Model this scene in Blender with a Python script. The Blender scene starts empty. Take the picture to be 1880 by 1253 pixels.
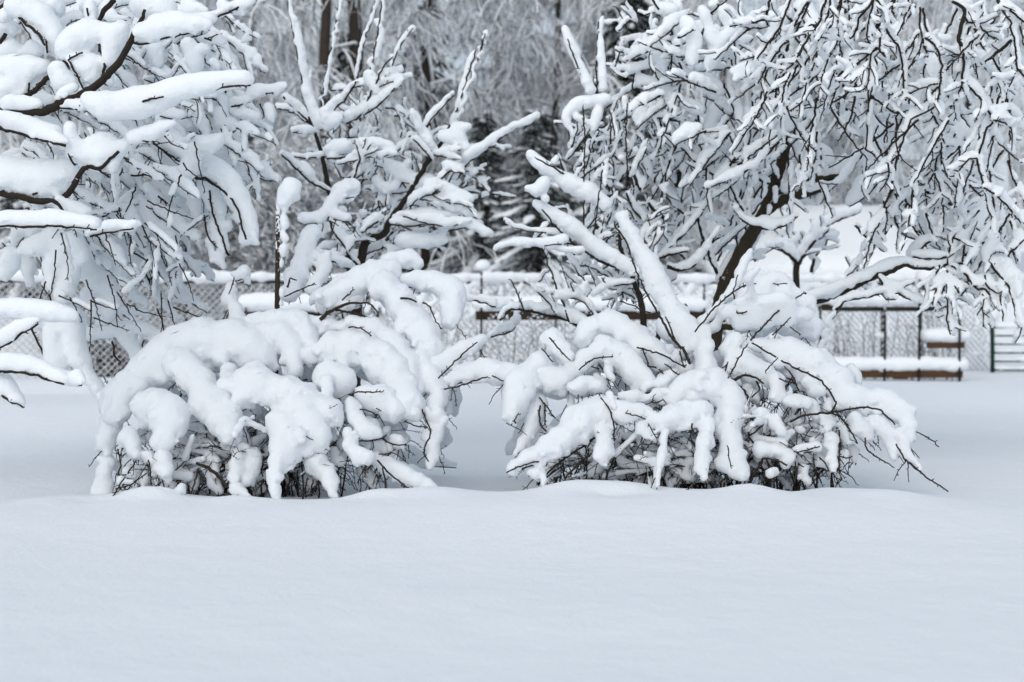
import bpy, math, random
import numpy as np
import openvdb

# ------------------------------------------------------------------ camera, sky, sun, exposure
SC = bpy.context.scene
COL = SC.collection
F, CX, CY, CAMH, HOR = 2611.1, 940.0, 626.5, 1.10, 547.0
PITCH = math.atan((CY - HOR) / F)
cam = bpy.data.cameras.new('camera')
camo = bpy.data.objects.new('camera', cam)
COL.objects.link(camo)
camo.location = (0, 0, CAMH)
camo.rotation_euler = (math.pi / 2 - PITCH, 0, 0)
cam.sensor_width = 36.0
cam.lens = 50.0
cam.clip_start, cam.clip_end = 0.1, 600.0
cam.dof.use_dof = True
cam.dof.focus_distance = 7.75
cam.dof.aperture_fstop = 1.9
SC.camera = camo

SUN_EL, SUN_ROT = math.radians(34), math.radians(200)
w = bpy.data.worlds.new('World')
SC.world = w
w.use_nodes = True
nt = w.node_tree
bg = nt.nodes['Background']
sky = nt.nodes.new('ShaderNodeTexSky')
sky.sky_type = 'NISHITA'
sky.sun_disc = False
sky.sun_elevation = SUN_EL
sky.sun_rotation = SUN_ROT
sky.air_density, sky.dust_density, sky.ozone_density = 1.0, 4.0, 0.0
hs = nt.nodes.new('ShaderNodeHueSaturation')
hs.inputs['Saturation'].default_value = 0.78
nt.links.new(sky.outputs[0], hs.inputs['Color'])
cl = nt.nodes.new('ShaderNodeMix')  # an even overcast layer over the clear-sky model
cl.data_type = 'RGBA'
cl.inputs[0].default_value = 0.72
nt.links.new(hs.outputs[0], cl.inputs[6])
cl.inputs[7].default_value = (5.85, 6.75, 7.80, 1)
nt.links.new(cl.outputs[2], bg.inputs['Color'])
bg.inputs['Strength'].default_value = 0.10

sl = bpy.data.lights.new('sun', 'SUN')
sl.energy, sl.angle, sl.color = 1.5, math.radians(90), (1.0, 0.99, 0.97)
so = bpy.data.objects.new('sun', sl)
COL.objects.link(so)
so.rotation_euler = (math.pi / 2 - SUN_EL, 0, math.pi - SUN_ROT)

vs = SC.view_settings
vs.view_transform, vs.look, vs.gamma = 'Standard', 'None', 1.0
vs.use_curve_mapping = False
vs.exposure = 0.06
SC.render.engine = 'CYCLES'
SC.cycles.use_denoising = True
SC.cycles.max_bounces = 12
SC.cycles.diffuse_bounces = 10

# ------------------------------------------------------------------ helpers
RNG = np.random.default_rng(7)
_cp, _sp = math.cos(PITCH), math.sin(PITCH)


def P(u, v, d):
    """point of the garden seen along the line of sight (u, v) of the 1880 px wide photograph, d metres away"""
    a = (u - CX) / F
    b = (v - CY) / F
    dy = _cp - b * _sp
    dz = -_sp - b * _cp
    s = d / dy
    return np.array((a * s, d, CAMH + dz * s))


def mesh_np(name, verts, faces, smooth=True):
    verts = np.asarray(verts, np.float32)
    me = bpy.data.meshes.new(name)
    me.vertices.add(len(verts))
    me.vertices.foreach_set('co', verts.ravel())
    fl = faces if isinstance(faces, list) else [faces]
    fl = [np.asarray(f, np.int32) for f in fl if len(f)]
    nl = sum(f.size for f in fl)
    npoly = sum(len(f) for f in fl)
    me.loops.add(nl)
    me.polygons.add(npoly)
    me.loops.foreach_set('vertex_index', np.concatenate([f.ravel() for f in fl]))
    tot = np.concatenate([np.full(len(f), f.shape[1], np.int32) for f in fl])
    st = np.concatenate(([0], np.cumsum(tot)[:-1])).astype(np.int32)
    me.polygons.foreach_set('loop_start', st)
    me.polygons.foreach_set('use_smooth', np.full(npoly, smooth, bool))
    me.update(calc_edges=True)
    return me


def link(name, me, mat=None, parent=None):
    o = bpy.data.objects.new(name, me)
    COL.objects.link(o)
    if mat is not None:
        me.materials.append(mat)
    if parent is not None:
        o.parent = parent
        o.matrix_parent_inverse = parent.matrix_world.inverted() if parent.parent is None else o.matrix_parent_inverse
    return o


def put(name, me, mat, parent):
    """link a mesh given in world coordinates under its thing (things made this way stand at the origin)"""
    o = bpy.data.objects.new(name, me)
    COL.objects.link(o)
    if mat is not None:
        me.materials.append(mat)
    o.parent = parent
    return o


def thing(name, label, cat, loc=(0, 0, 0), group=None):
    o = bpy.data.objects.new(name, None)
    COL.objects.link(o)
    o.location = loc
    o.empty_display_size = 0.2
    o['label'], o['category'] = label, cat
    if group:
        o['group'] = group
    return o


class MB:
    """collects boxes and tubes as one mesh"""
    def __init__(s):
        s.v, s.q, s.t, s.n = [], [], [], 0

    def add(s, v, q=None, t=None):
        s.v.append(np.asarray(v, np.float32))
        if q is not None and len(q):
            s.q.append(np.asarray(q, np.int32) + s.n)
        if t is not None and len(t):
            s.t.append(np.asarray(t, np.int32) + s.n)
        s.n += len(v)

    def box(s, x0, x1, y0, y1, z0, z1, bev=0.004):
        b = min(bev, (x1 - x0) / 3, (y1 - y0) / 3, (z1 - z0) / 3)
        # chamfered box: three nested rings per axis
        vs_ = []
        for z, e in ((z0, b), (z0 + b, 0), (z1 - b, 0), (z1, b)):
            for x, y in ((x0 + e, y0 + b + e), (x0 + b + e, y0 + e), (x1 - b - e, y0 + e), (x1 - e, y0 + b + e),
                         (x1 - e, y1 - b - e), (x1 - b - e, y1 - e), (x0 + b + e, y1 - e), (x0 + e, y1 - b - e)):
                vs_.append((x, y, z))
        q = []
        for r in range(3):
            for i in range(8):
                j = (i + 1) % 8
                q.append((r * 8 + i, r * 8 + j, r * 8 + 8 + j, r * 8 + 8 + i))
        q += [(0, 3, 2, 1), (0, 7, 4, 3), (7, 6, 5, 4), (24, 25, 26, 27), (24, 27, 28, 31), (28, 29, 30, 31)]
        s.add(vs_, q)

    def tube(s, pts, rad, n=5, cap=True):
        pts = np.asarray(pts, float)
        m = len(pts)
        if m < 2:
            return
        rad = np.broadcast_to(np.asarray(rad, float), (m,))
        tg = np.gradient(pts, axis=0)
        tg /= np.linalg.norm(tg, axis=1)[:, None] + 1e-12
        ref = np.array((0.31, 0.87, 0.38))
        a = np.cross(tg, ref)
        a /= np.linalg.norm(a, axis=1)[:, None] + 1e-9
        b = np.cross(tg, a)
        th = np.arange(n) * 2 * math.pi / n
        ring = pts[:, None, :] + rad[:, None, None] * (np.cos(th)[None, :, None] * a[:, None, :] + np.sin(th)[None, :, None] * b[:, None, :])
        i = np.arange(m - 1)[:, None] * n
        j = np.arange(n)[None, :]
        jn = (j + 1) % n
        q = np.stack([i + j, i + jn, i + n + jn, i + n + j], -1).reshape(-1, 4)
        v = ring.reshape(-1, 3)
        t = None
        if cap:
            v = np.vstack([v, pts[:1], pts[-1:]])
            k0, k1 = m * n, m * n + 1
            t = [(k0, (x + 1) % n, x) for x in range(n)] + [(k1, (m - 1) * n + x, (m - 1) * n + (x + 1) % n) for x in range(n)]
        s.add(v, q, t)

    def mesh(s, name, smooth=True):
        fs = []
        if s.q:
            fs.append(np.concatenate(s.q))
        if s.t:
            fs.append(np.concatenate(s.t))
        return mesh_np(name, np.concatenate(s.v), fs, smooth)


# ---- snow: smooth union of round-ended tapered rods, meshed on a voxel grid
def _lat(n, vox, s, rng):
    m = int(n * vox / s) + 3
    x = np.arange(n) * vox / s + rng.random()
    i = np.floor(x).astype(int)
    f = x - i
    f = f * f * (3 - 2 * f)
    W = np.zeros((n, m + 1), np.float32)
    W[np.arange(n), i] = 1 - f
    W[np.arange(n), i + 1] += f
    return W


def noise3(shape, vox, s, rng):
    A, B, C = (_lat(n, vox, s, rng) for n in shape)
    L = rng.standard_normal((A.shape[1], B.shape[1], C.shape[1])).astype(np.float32)
    L = np.tensordot(A, L, (1, 0))
    L = np.tensordot(B, L, (1, 1)).transpose(1, 0, 2)
    return np.tensordot(L, C, (2, 1))


def snow_mesh(name, caps, vox=0.012, k=0.03, amp=0.004, sc=0.05, seed=0, adapt=0.3):
    c = np.asarray(caps, float)  # ax ay az ra bx by bz rb
    rng = np.random.default_rng(seed)
    mg = k + 3 * vox
    R = np.maximum(c[:, 3], c[:, 7]) + mg
    lo_c = np.minimum(c[:, 0:3], c[:, 4:7]) - R[:, None]
    hi_c = np.maximum(c[:, 0:3], c[:, 4:7]) + R[:, None]
    lo = lo_c.min(0)
    dim = np.ceil((hi_c.max(0) - lo) / vox).astype(int) + 2
    big = 0.3
    fld = np.full(dim, big, np.float32)
    ax = [(lo[i] + np.arange(dim[i]) * vox).astype(np.float32) for i in range(3)]
    i0 = np.maximum(((lo_c - lo) / vox).astype(int), 0)
    i1 = np.minimum(((hi_c - lo) / vox).astype(int) + 2, dim)
    for n in range(len(c)):
        s0, s1 = i0[n], i1[n]
        X = ax[0][s0[0]:s1[0]][:, None, None] - c[n, 0]
        Y = ax[1][s0[1]:s1[1]][None, :, None] - c[n, 1]
        Z = ax[2][s0[2]:s1[2]][None, None, :] - c[n, 2]
        bx, by, bz = c[n, 4:7] - c[n, 0:3]
        L2 = bx * bx + by * by + bz * bz + 1e-9
        t = np.clip((X * bx + Y * by + Z * bz) / L2, 0, 1)
        dx, dy, dz = X - t * bx, Y - t * by, Z - t * bz
        d = np.sqrt(dx * dx + dy * dy + dz * dz) - (c[n, 3] + t * (c[n, 7] - c[n, 3]))
        f = fld[s0[0]:s1[0], s0[1]:s1[1], s0[2]:s1[2]]
        h = np.clip(0.5 + 0.5 * (f - d) / k, 0, 1)
        f += (d - f) * h - k * h * (1 - h)
    if amp:
        nz = noise3(dim, vox, sc, rng) * amp
        if sc > 0.03:
            nz += noise3(dim, vox, sc * 0.4, rng) * amp * 0.5
        m = fld < big * 0.9
        low = np.zeros_like(fld)
        low[:, :, 1:-1] = (fld[:, :, :-2] - fld[:, :, 2:]) / (2 * vox)  # undersides crumble more than the rounded tops
        nz *= 1.0 + 1.3 * np.clip(low, 0, 1)
        fld[m] += nz[m]
    g = openvdb.FloatGrid(big)
    g.copyFromArray(np.ascontiguousarray(fld), ijk=(0, 0, 0), tolerance=0.0)
    pts, tris, quads = g.convertToPolygons(0.0, adapt)
    q = np.asarray(quads, np.int32).reshape(-1, 4)[:, ::-1]
    t = np.asarray(tris, np.int32).reshape(-1, 3)[:, ::-1]
    return mesh_np(name, np.asarray(pts) * vox + lo, np.concatenate([t, q[:, [0, 1, 2]], q[:, [0, 2, 3]]]))


def put_snow(me, parent, most=10, ms=None):
    """hang snow under its branch, one object for each separate roll; crumbs too many to pick apart stay together"""
    nv = len(me.vertices)
    if nv == 0:
        return
    co = np.empty(nv * 3, np.float32)
    me.vertices.foreach_get('co', co)
    q = np.empty(len(me.polygons) * 3, np.int32)
    me.loops.foreach_get('vertex_index', q)
    q = q.reshape(-1, 3)
    lab = np.arange(nv)
    while True:
        m = lab[q].min(1)
        new = lab.copy()
        for c in range(3):
            np.minimum.at(new, q[:, c], m)
        new = new[new]
        if (new == lab).all():
            break
        lab = new
    ids, cnt = np.unique(lab, return_counts=True)
    big = ids[cnt >= 12]
    if len(ids) == 1 or len(big) > most:
        o = put('snow_cover', me, ms or M_SNOW, parent)
        if len(ids) > 1:
            o['kind'] = 'stuff'
        return
    co = co.reshape(-1, 3)
    for i in big:
        keep = lab == i
        idx = np.cumsum(keep) - 1
        put('snow_cover', mesh_np('snow', co[keep], idx[q[keep[q[:, 0]]]]), ms or M_SNOW, parent)
    bpy.data.meshes.remove(me)


def parse(s):
    return [tuple(float(x) for x in p.split(',')) for p in s.split()]


def resample(pts, step):
    """points (n, k) -> about one sample per step along the first two columns, smoothed"""
    p = np.asarray(pts, float)
    if len(p) < 2:
        return p
    seg = np.hypot(np.diff(p[:, 0]), np.diff(p[:, 1]))
    t = np.concatenate(([0], np.cumsum(seg)))
    n = max(2, int(round(t[-1] / step)) + 1)
    # Catmull-Rom through the points
    q = np.vstack([2 * p[0] - p[1], p, 2 * p[-1] - p[-2]])
    out = []
    for x in np.linspace(0, t[-1], n):
        i = min(np.searchsorted(t, x, 'right') - 1, len(p) - 2)
        f = (x - t[i]) / max(seg[i], 1e-6)
        a, b, c, d = q[i], q[i + 1], q[i + 2], q[i + 3]
        cr = 0.5 * (2 * b + (c - a) * f + (2 * a - 5 * b + 4 * c - d) * f * f + (3 * b - a - 3 * c + d) * f ** 3)
        out.append(0.35 * (b + (c - b) * f) + 0.65 * cr)
    return np.array(out)


# ------------------------------------------------------------------ materials
def mat(name, base, rough=0.8, spec=0.3):
    m = bpy.data.materials.new(name)
    m.use_nodes = True
    b = m.node_tree.nodes['Principled BSDF']
    b.inputs['Base Color'].default_value = (*base, 1)
    b.inputs['Roughness'].default_value = rough
    b.inputs['Specular IOR Level'].default_value = spec
    return m, m.node_tree, b


def nnoise(nt, scale, detail=3, rough=0.5, vec=None):
    n = nt.nodes.new('ShaderNodeTexNoise')
    n.inputs['Scale'].default_value = scale
    n.inputs['Detail'].default_value = detail
    n.inputs['Roughness'].default_value = rough
    if vec is None:
        g = nt.nodes.new('ShaderNodeNewGeometry')
        vec = g.outputs['Position']
    nt.links.new(vec, n.inputs['Vector'])
    return n


def snow_material(name, base=(0.90, 0.93, 0.953), bumps=((18, 0.012), (90, 0.005)), sss=0.0, trans=0.0):
    m, nt, b = mat(name, base, 0.7, 0.18)
    b.inputs['Subsurface Weight'].default_value = sss
    b.inputs['Subsurface Radius'].default_value = (0.5, 0.7, 1.0)
    b.inputs['Subsurface Scale'].default_value = 0.03
    prev = None
    for sc, dist in bumps:
        n = nnoise(nt, sc, 4, 0.6)
        bp = nt.nodes.new('ShaderNodeBump')
        bp.inputs['Strength'].default_value = 0.6
        bp.inputs['Distance'].default_value = dist
        nt.links.new(n.outputs[0], bp.inputs['Height'])
        if prev:
            nt.links.new(prev.outputs[0], bp.inputs['Normal'])
        prev = bp
    if prev:
        nt.links.new(prev.outputs[0], b.inputs['Normal'])
    if trans:  # daylight glows through rolls of loose snow
        tb = nt.nodes.new('ShaderNodeBsdfTranslucent')
        tb.inputs['Color'].default_value = (*base, 1)
        ms = nt.nodes.new('ShaderNodeMixShader')
        ms.inputs[0].default_value = trans
        nt.links.new(b.outputs[0], ms.inputs[1])
        nt.links.new(tb.outputs[0], ms.inputs[2])
        nt.links.new(ms.outputs[0], nt.nodes['Material Output'].inputs['Surface'])
    return m


def bark_material(name, c0, c1, frost=0.0, lo=0.35, hi=0.7, scale=40, frost_noise=14, white=(0.84, 0.86, 0.89)):
    """bark with snow caught on its upper sides"""
    m, nt, b = mat(name, c0, 0.85, 0.25)
    n = nnoise(nt, scale, 5, 0.65)
    mx = nt.nodes.new('ShaderNodeMix')
    mx.data_type = 'RGBA'
    mx.inputs[6].default_value = (*c0, 1)
    mx.inputs[7].default_value = (*c1, 1)
    nt.links.new(n.outputs[0], mx.inputs[0])
    out = mx.outputs[2]
    if frost > 0:
        g = nt.nodes.new('ShaderNodeNewGeometry')
        sx = nt.nodes.new('ShaderNodeSeparateXYZ')
        nt.links.new(g.outputs['Normal'], sx.inputs[0])
        n2 = nnoise(nt, frost_noise, 3, 0.6)
        a = nt.nodes.new('ShaderNodeMath')
        a.operation = 'MULTIPLY_ADD'
        nt.links.new(n2.outputs[0], a.inputs[0])
        a.inputs[1].default_value = 1.6
        nt.links.new(sx.outputs['Z'], a.inputs[2])
        mr = nt.nodes.new('ShaderNodeMapRange')
        mr.interpolation_type = 'SMOOTHSTEP'
        mr.inputs['From Min'].default_value = 0.8 + lo
        mr.inputs['From Max'].default_value = 0.8 + hi
        mr.inputs['To Max'].default_value = frost
        nt.links.new(a.outputs[0], mr.inputs['Value'])
        m2 = nt.nodes.new('ShaderNodeMix')
        m2.data_type = 'RGBA'
        nt.links.new(mr.outputs[0], m2.inputs[0])
        nt.links.new(out, m2.inputs[6])
        m2.inputs[7].default_value = (*white, 1)
        out = m2.outputs[2]
    nt.links.new(out, b.inputs['Base Color'])
    bp = nt.nodes.new('ShaderNodeBump')
    bp.inputs['Strength'].default_value = 0.5
    bp.inputs['Distance'].default_value = 0.01
    nt.links.new(n.outputs[0], bp.inputs['Height'])
    nt.links.new(bp.outputs[0], b.inputs['Normal'])
    return m


M_SNOW = snow_material('snow_on_branches', trans=0.15)
M_SNOWB = snow_material('snow_on_bushes', (0.88, 0.905, 0.93), trans=0.27)
M_GROUND = snow_material('snow_on_ground', (0.77, 0.797, 0.825), ((3.5, 0.03), (45, 0.006), (240, 0.003)), 0.0)
M_SNOWFAR = snow_material('far_snow', (0.81, 0.835, 0.86), ((10, 0.02),), 0.0)
M_BARK = bark_material('dark_wet_bark', (0.010, 0.008, 0.006), (0.035, 0.026, 0.018), 0.55, 0.75, 0.95)
M_TRUNK = bark_material('trunk_bark', (0.012, 0.009, 0.006), (0.055, 0.040, 0.024), 0.75, 0.55, 0.75, 30, 22)
M_CANE = bark_material('brown_cane_bark', (0.012, 0.009, 0.007), (0.045, 0.031, 0.020), 0.3, 0.8, 1.0, 60)
M_STAKE = bark_material('snow_flecked_stake', (0.014, 0.010, 0.007), (0.05, 0.032, 0.02), 0.95, 0.42, 0.55, 60, 60)
M_FROST = bark_material('frosted_twigs', (0.06, 0.063, 0.067), (0.60, 0.62, 0.64), 1.0, -0.44, 0.02, 14, 5, (0.90, 0.92, 0.94))
M_FROST2 = bark_material('heavily_frosted_twigs', (0.25, 0.26, 0.27), (0.66, 0.68, 0.70), 1.0, -0.5, -0.1, 14, 5, (0.92, 0.94, 0.955))
M_FTRUNK = bark_material('forest_trunk_bark', (0.016, 0.013, 0.011), (0.06, 0.045, 0.035), 0.9, 0.42, 0.62, 8, 7)
M_NEEDLE = bark_material('snowy_spruce_needles', (0.008, 0.014, 0.012), (0.018, 0.028, 0.022), 0.4, 0.7, 1.0, 12, 5)
M_BOARD = bark_material('brown_board_wood', (0.045, 0.022, 0.011), (0.11, 0.058, 0.030), 0.9, 0.62, 0.75, 25, 30)
M_BOARD2 = bark_material('dark_board_wood', (0.016, 0.011, 0.008), (0.045, 0.028, 0.018), 0.9, 0.62, 0.75, 25, 30)
M_METAL = bark_material('dark_metal', (0.010, 0.010, 0.011), (0.03, 0.028, 0.027), 0.9, 0.62, 0.75, 30, 35)
M_GREEN = bark_material('green_painted_metal', (0.004, 0.022, 0.014), (0.010, 0.045, 0.03), 0.9, 0.6, 0.75, 30, 30)
M_WIRE = bark_material('snowy_wire', (0.26, 0.27, 0.28), (0.40, 0.41, 0.42), 0.95, -0.2, 0.2, 30, 9)
M_CANEDRY = bark_material('dry_stalk', (0.05, 0.04, 0.035), (0.16, 0.13, 0.11), 0.95, -0.12, 0.2, 30, 12)

# ------------------------------------------------------------------ ground
_r = np.random.default_rng(8)
BUMPS = [(_r.choice([-1.4, 1.0]) + _r.uniform(-1.0, 1.0), _r.uniform(7.3, 7.65), _r.uniform(-0.03, 0.05), _r.uniform(0.10, 0.26)) for _ in range(26)]
BUMPS += [(-2.0, 7.45, 0.05, 0.17), (-1.86, 7.4, 0.04, 0.12), (-0.45, 7.5, 0.05, 0.25), (0.35, 7.5, 0.02, 0.2)]
def gz(x, y):
    x, y = np.asarray(x, float), np.asarray(y, float)
    r = np.random.default_rng(3)
    z = np.zeros(np.broadcast(x, y).shape)
    for wl, am, n in ((9.0, 0.022, 5), (3.2, 0.009, 6), (1.3, 0.0030, 7), (0.55, 0.0010, 8)):
        for _ in range(n):
            th, ph = r.uniform(0, 6.28), r.uniform(0, 6.28)
            f = 6.283 / (wl * r.uniform(0.8, 1.25))
            z = z + am * np.sin(f * (math.cos(th) * x * 0.7 + math.sin(th) * y) + ph) / math.sqrt(n)
    sm = lambda a, b, t: (lambda q: q * q * (3 - 2 * q))(np.clip((t - a) / (b - a), 0, 1))
    env = sm(-3.6, -1.7, x) * (1 - sm(1.2, 3.4, x))
    ridge = 0.062 + 0.036 * sm(-0.9, 0.1, x)
    z = z * (1 - 0.75 * np.exp(-((y - 7.4) / 1.2) ** 2)) + env * ridge * np.exp(-((y - 7.22) / (0.66 + 0.1 * (y < 7.22))) ** 2)
    z = z - 0.03 * np.exp(-(((x + 1.4) / 1.1) ** 2 + ((y - 8.1) / 0.5) ** 2)) - 0.03 * np.exp(-(((x - 1.0) / 1.1) ** 2 + ((y - 8.1) / 0.5) ** 2))
    for bx, by, bh, bw in BUMPS:
        z = z + bh * np.exp(-(((x - bx) / bw) ** 2 + ((y - by) / (bw * 0.8)) ** 2))
    lf = 1 - sm(-3.6, -1.5, x)
    z = z + lf * (0.16 * sm(11.3, 12.9, y) * (1 - sm(13.5, 16.5, y)) + 0.13 * sm(16.0, 16.9, y) * (1 - sm(17.2, 19, y)))
    z = z + sm(1.5, 3.2, x) * 0.17 * sm(13.2, 14.9, y) * (1 - sm(15.3, 18.5, y))
    z = z + (0.75 + 0.63 * sm(-2.6, -0.9, x)) * sm(21.3, 24.6, y) + 0.5 * sm(30, 60, y)
    return z


def axis(segs):
    out = [segs[0][0]]
    for a, b, n in segs:
        out += list(np.linspace(a, b, n + 1)[1:])
    return np.array(out)


gx = axis([(-90, -30, 12), (-30, -12, 24), (-12, -4.5, 45), (-4.5, 4.5, 130), (4.5, 12, 45), (12, 30, 24), (30, 90, 12)])
gy = axis([(-25, 0, 20), (0, 3, 16), (3, 6.6, 50), (6.6, 8.6, 75), (8.6, 14, 70), (14, 28, 90), (28, 50, 50), (50, 130, 20)])
GX, GY = np.meshgrid(gx, gy)
gv = np.stack([GX, GY, gz(GX, GY)], -1).reshape(-1, 3)
nx = len(gx)
ii = (np.arange(len(gy) - 1)[:, None] * nx + np.arange(nx - 1)[None, :])
gq = np.stack([ii, ii + 1, ii + nx + 1, ii + nx], -1).reshape(-1, 4)
ground = link('snowy_ground', mesh_np('snowy_ground', gv, gq), M_GROUND)
ground['kind'] = 'structure'
ground['label'] = 'smooth untrodden snow covering the garden ground'


def rodchain(pts, r, wob=0.15, up=0.0):
    """capsules along world points with uneven radius"""
    pts = np.asarray(pts, float)
    r = np.broadcast_to(np.asarray(r, float), (len(pts),)) * (1 + wob * RNG.standard_normal(len(pts)).clip(-1.6, 1.6))
    pts = pts + np.array((0, 0, up))
    return [(*pts[i], r[i], *pts[i + 1], r[i + 1]) for i in range(len(pts) - 1)]


def lin(a, b, n):
    return np.asarray(a)[None, :] + (np.asarray(b) - np.asarray(a))[None, :] * np.linspace(0, 1, n)[:, None]


# ------------------------------------------------------------------ shed beyond the fence
sh = thing('garden_shed', 'low shed beyond the fence under a thick smooth roof of snow', 'shed')
b = MB(); b.box(4.3, 8.2, 29.3, 33.0, 0.9, 1.65); put('wall', b.mesh('wall', False), M_BOARD, sh)
rv = []
for x in (4.0, 8.5):
    for y, z in ((28.6, 1.42), (31.1, 2.62), (33.6, 1.42), (28.6, 1.50), (31.1, 2.70), (33.6, 1.50)):
        rv.append((x, y, z))
rq = [(0, 6, 7, 1), (1, 7, 8, 2), (3, 4, 10, 9), (4, 5, 11, 10), (0, 3, 9, 6), (2, 8, 11, 5), (0, 1, 4, 3), (1, 2, 5, 4), (6, 9, 10, 7), (7, 10, 11, 8)]
put('roof', mesh_np('roof', rv, np.array(rq), False), M_BOARD, sh)
caps = []
for i in range(19):
    t = i / 18
    caps += rodchain(lin((4.05, 28.6 + 2.5 * t, 1.62 + 1.2 * t), (8.45, 28.6 + 2.5 * t, 1.62 + 1.2 * t), 9), 0.22, 0.06)
    caps += rodchain(lin((4.05, 33.6 - 2.5 * t, 1.62 + 1.2 * t), (8.45, 33.6 - 2.5 * t, 1.62 + 1.2 * t), 9), 0.22, 0.06)
put('snow_cover', snow_mesh('shed_snow', caps, 0.07, 0.2, 0.01, 0.4), M_SNOWFAR, sh)

# ------------------------------------------------------------------ chain-link fence
FA, FB = P(-70, 547, 17.7), P(1822, 547, 21.35)
FL = float(np.hypot(FB[0] - FA[0], FB[1] - FA[1]))
FD = (FB - FA) / FL


def fpt(s, z):
    p = FA + FD * s
    return np.array((p[0], p[1], z))


fence = thing('chain_link_fence', 'long chain-link fence with a thick roll of snow along its top rail', 'fence')
RAIL = 1.31
wires = MB()
for sgn in (1, -1):
    for k in range(int((FL + 2.0) / 0.094)):
        s0 = k * 0.094 - (1.4 if sgn > 0 else 0)
        pts = []
        for z in np.linspace(0.0, RAIL, 8):
            s = s0 + sgn * z
            if 0 <= s <= FL:
                p = fpt(s, z + 0.02)
                p[1] += 0.006 * math.sin(z * 60 + k) + sgn * 0.004
                pts.append(p)
        if len(pts) > 1:
            wires.tube(pts, 0.0078, 3, False)
o = put('wire_mesh', wires.mesh('wire_mesh'), M_WIRE, fence)
o['kind'] = 'stuff'
b = MB(); b.tube([fpt(s, RAIL) for s in np.linspace(0, FL, 30)], 0.024, 6)
put('top_rail', b.mesh('top_rail'), M_METAL, fence)
caps = rodchain([fpt(s, RAIL) for s in np.arange(0, FL, 0.16)], 0.066, 0.22, 0.062)
put('snow_cover', snow_mesh('fence_snow', caps, 0.026, 0.05, 0.006, 0.15, 5), M_SNOWFAR, fence)
for s in np.arange(0.2, FL, 2.5):
    b = MB()
    g = float(gz(*(FA + FD * s)[:2]))
    b.tube([fpt(s, g - 0.2) + (0, 0.05, 0), fpt(s, RAIL + 0.02) + (0, 0.05, 0)], 0.026, 7)
    put('post', b.mesh('post'), M_METAL, fence)
# snow caught in the meshes around the middle of the fence
caps = []
r2 = np.random.default_rng(11)
for _ in range(900):
    u = r2.uniform(560, 1500) if r2.random() < 0.75 else r2.uniform(1400, 1820)
    s = (u + 70) / 1892 * FL
    z = r2.choice(np.arange(0.05, RAIL, 0.094)) + 0.02
    if r2.random() < 0.35:
        z = RAIL - abs(r2.normal(0, 0.22))
    p = fpt(s, max(0.03, z)) + (0, -0.01, 0)
    q = p + np.array((r2.normal(0, 0.04), 0, abs(r2.normal(0, 0.05))))
    ra = r2.uniform(0.018, 0.05)
    caps.append((*p, ra, *q, ra * 0.7))
o = put('snow_clumps', snow_mesh('fence_clumps', caps, 0.022, 0.02, 0.004, 0.08, 6), M_SNOWFAR, fence)
o['kind'] = 'stuff'


# ------------------------------------------------------------------ timber and metal garden frames in front of the fence
def board(parent, u0, u1, v0, v1, d, mt=None, th=0.04, name='board'):
    a, c = P(u0, v1, d), P(u1, v0, d)
    b = MB()
    b.box(a[0], c[0], d, d + th, a[2], c[2])
    return put(name, b.mesh(name, False), mt or M_BOARD, parent)


def fpost(parent, u, v0, v1, d, wpx=4.5, mt=None):
    a, c = P(u, v1, d), P(u, v0, d)
    hw = wpx * d / F / 2
    b = MB()
    lean = RNG.normal(0, 0.01)
    b.tube([(a[0] + lean, d - 0.03, a[2]), (a[0] + lean * 0.5, d - 0.03, (a[2] + c[2]) / 2), (c[0], d - 0.03, c[2])], hw, 7)
    return put('post', b.mesh('post'), mt or M_METAL, parent)


def snowcap(parent, u0, u1, v0, v1, d, vox=0.022, wob=0.12, seed=0, th=0.02):
    """rounded ridge of snow lying on a board between image heights v0 (top) and v1 (bottom)"""
    z1, z0 = P(u0, v0, d)[2], P(u0, v1, d)[2]
    z0 += 0.012
    r = max((z1 - z0) / 2, 0.02)
    x0, x1 = P(u0, v0, d)[0] + r * 0.5, P(u1, v0, d)[0] - r * 0.5
    n = max(3, int((x1 - x0) / (r * 1.2)))
    caps = []
    for dy in (0, 0.05):
        caps += rodchain(lin((x0, d + th + dy, z0 + r), (x1, d + th + dy, z0 + r), n), r, wob)
    return put('snow_cover', snow_mesh('frame_snow', caps, vox, r * 0.6, 0.006, 0.1, seed), M_SNOWFAR, parent)


d = 18.8
fr = thing('berry_frame', 'dark metal berry frame with two brown boards standing beside the green gate', 'garden frame')
for u, v0, v1 in ((1505, 556, 706), (1624, 562, 706), (1687, 513, 708), (1760, 560, 706)):
    fpost(fr, u, v0, v1, d, 4.8)
board(fr, 1535, 1764, 563, 572, d, M_METAL, 0.03, 'top_rail')
board(fr, 1503, 1535, 558, 571, d, M_BOARD2, 0.05)
snowcap(fr, 1506, 1764, 536, 561, d, 0.02, 0.1, 1)
board(fr, 1535, 1768, 680, 694, d)
board(fr, 1640, 1668, 692, 697, d + 0.01)
snowcap(fr, 1518, 1774, 658, 681, d, 0.02, 0.06, 2)
board(fr, 1702, 1771, 628, 640, d + 0.05)
snowcap(fr, 1698, 1778, 604, 629, d + 0.05, 0.02, 0.06, 3)
snowcap(fr, 1752, 1772, 548, 562, d, 0.015, 0.06, 4)

d = 20.2
fr = thing('garden_board', 'short dark board on two posts behind the berry frame rail, heaped with snow', 'garden board')
for u in (1690, 1742):
    fpost(fr, u, 512, 690, d, 4)
board(fr, 1688, 1746, 524, 535, d)
snowcap(fr, 1692, 1744, 492, 525, d, 0.025, 0.08, 5)

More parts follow.
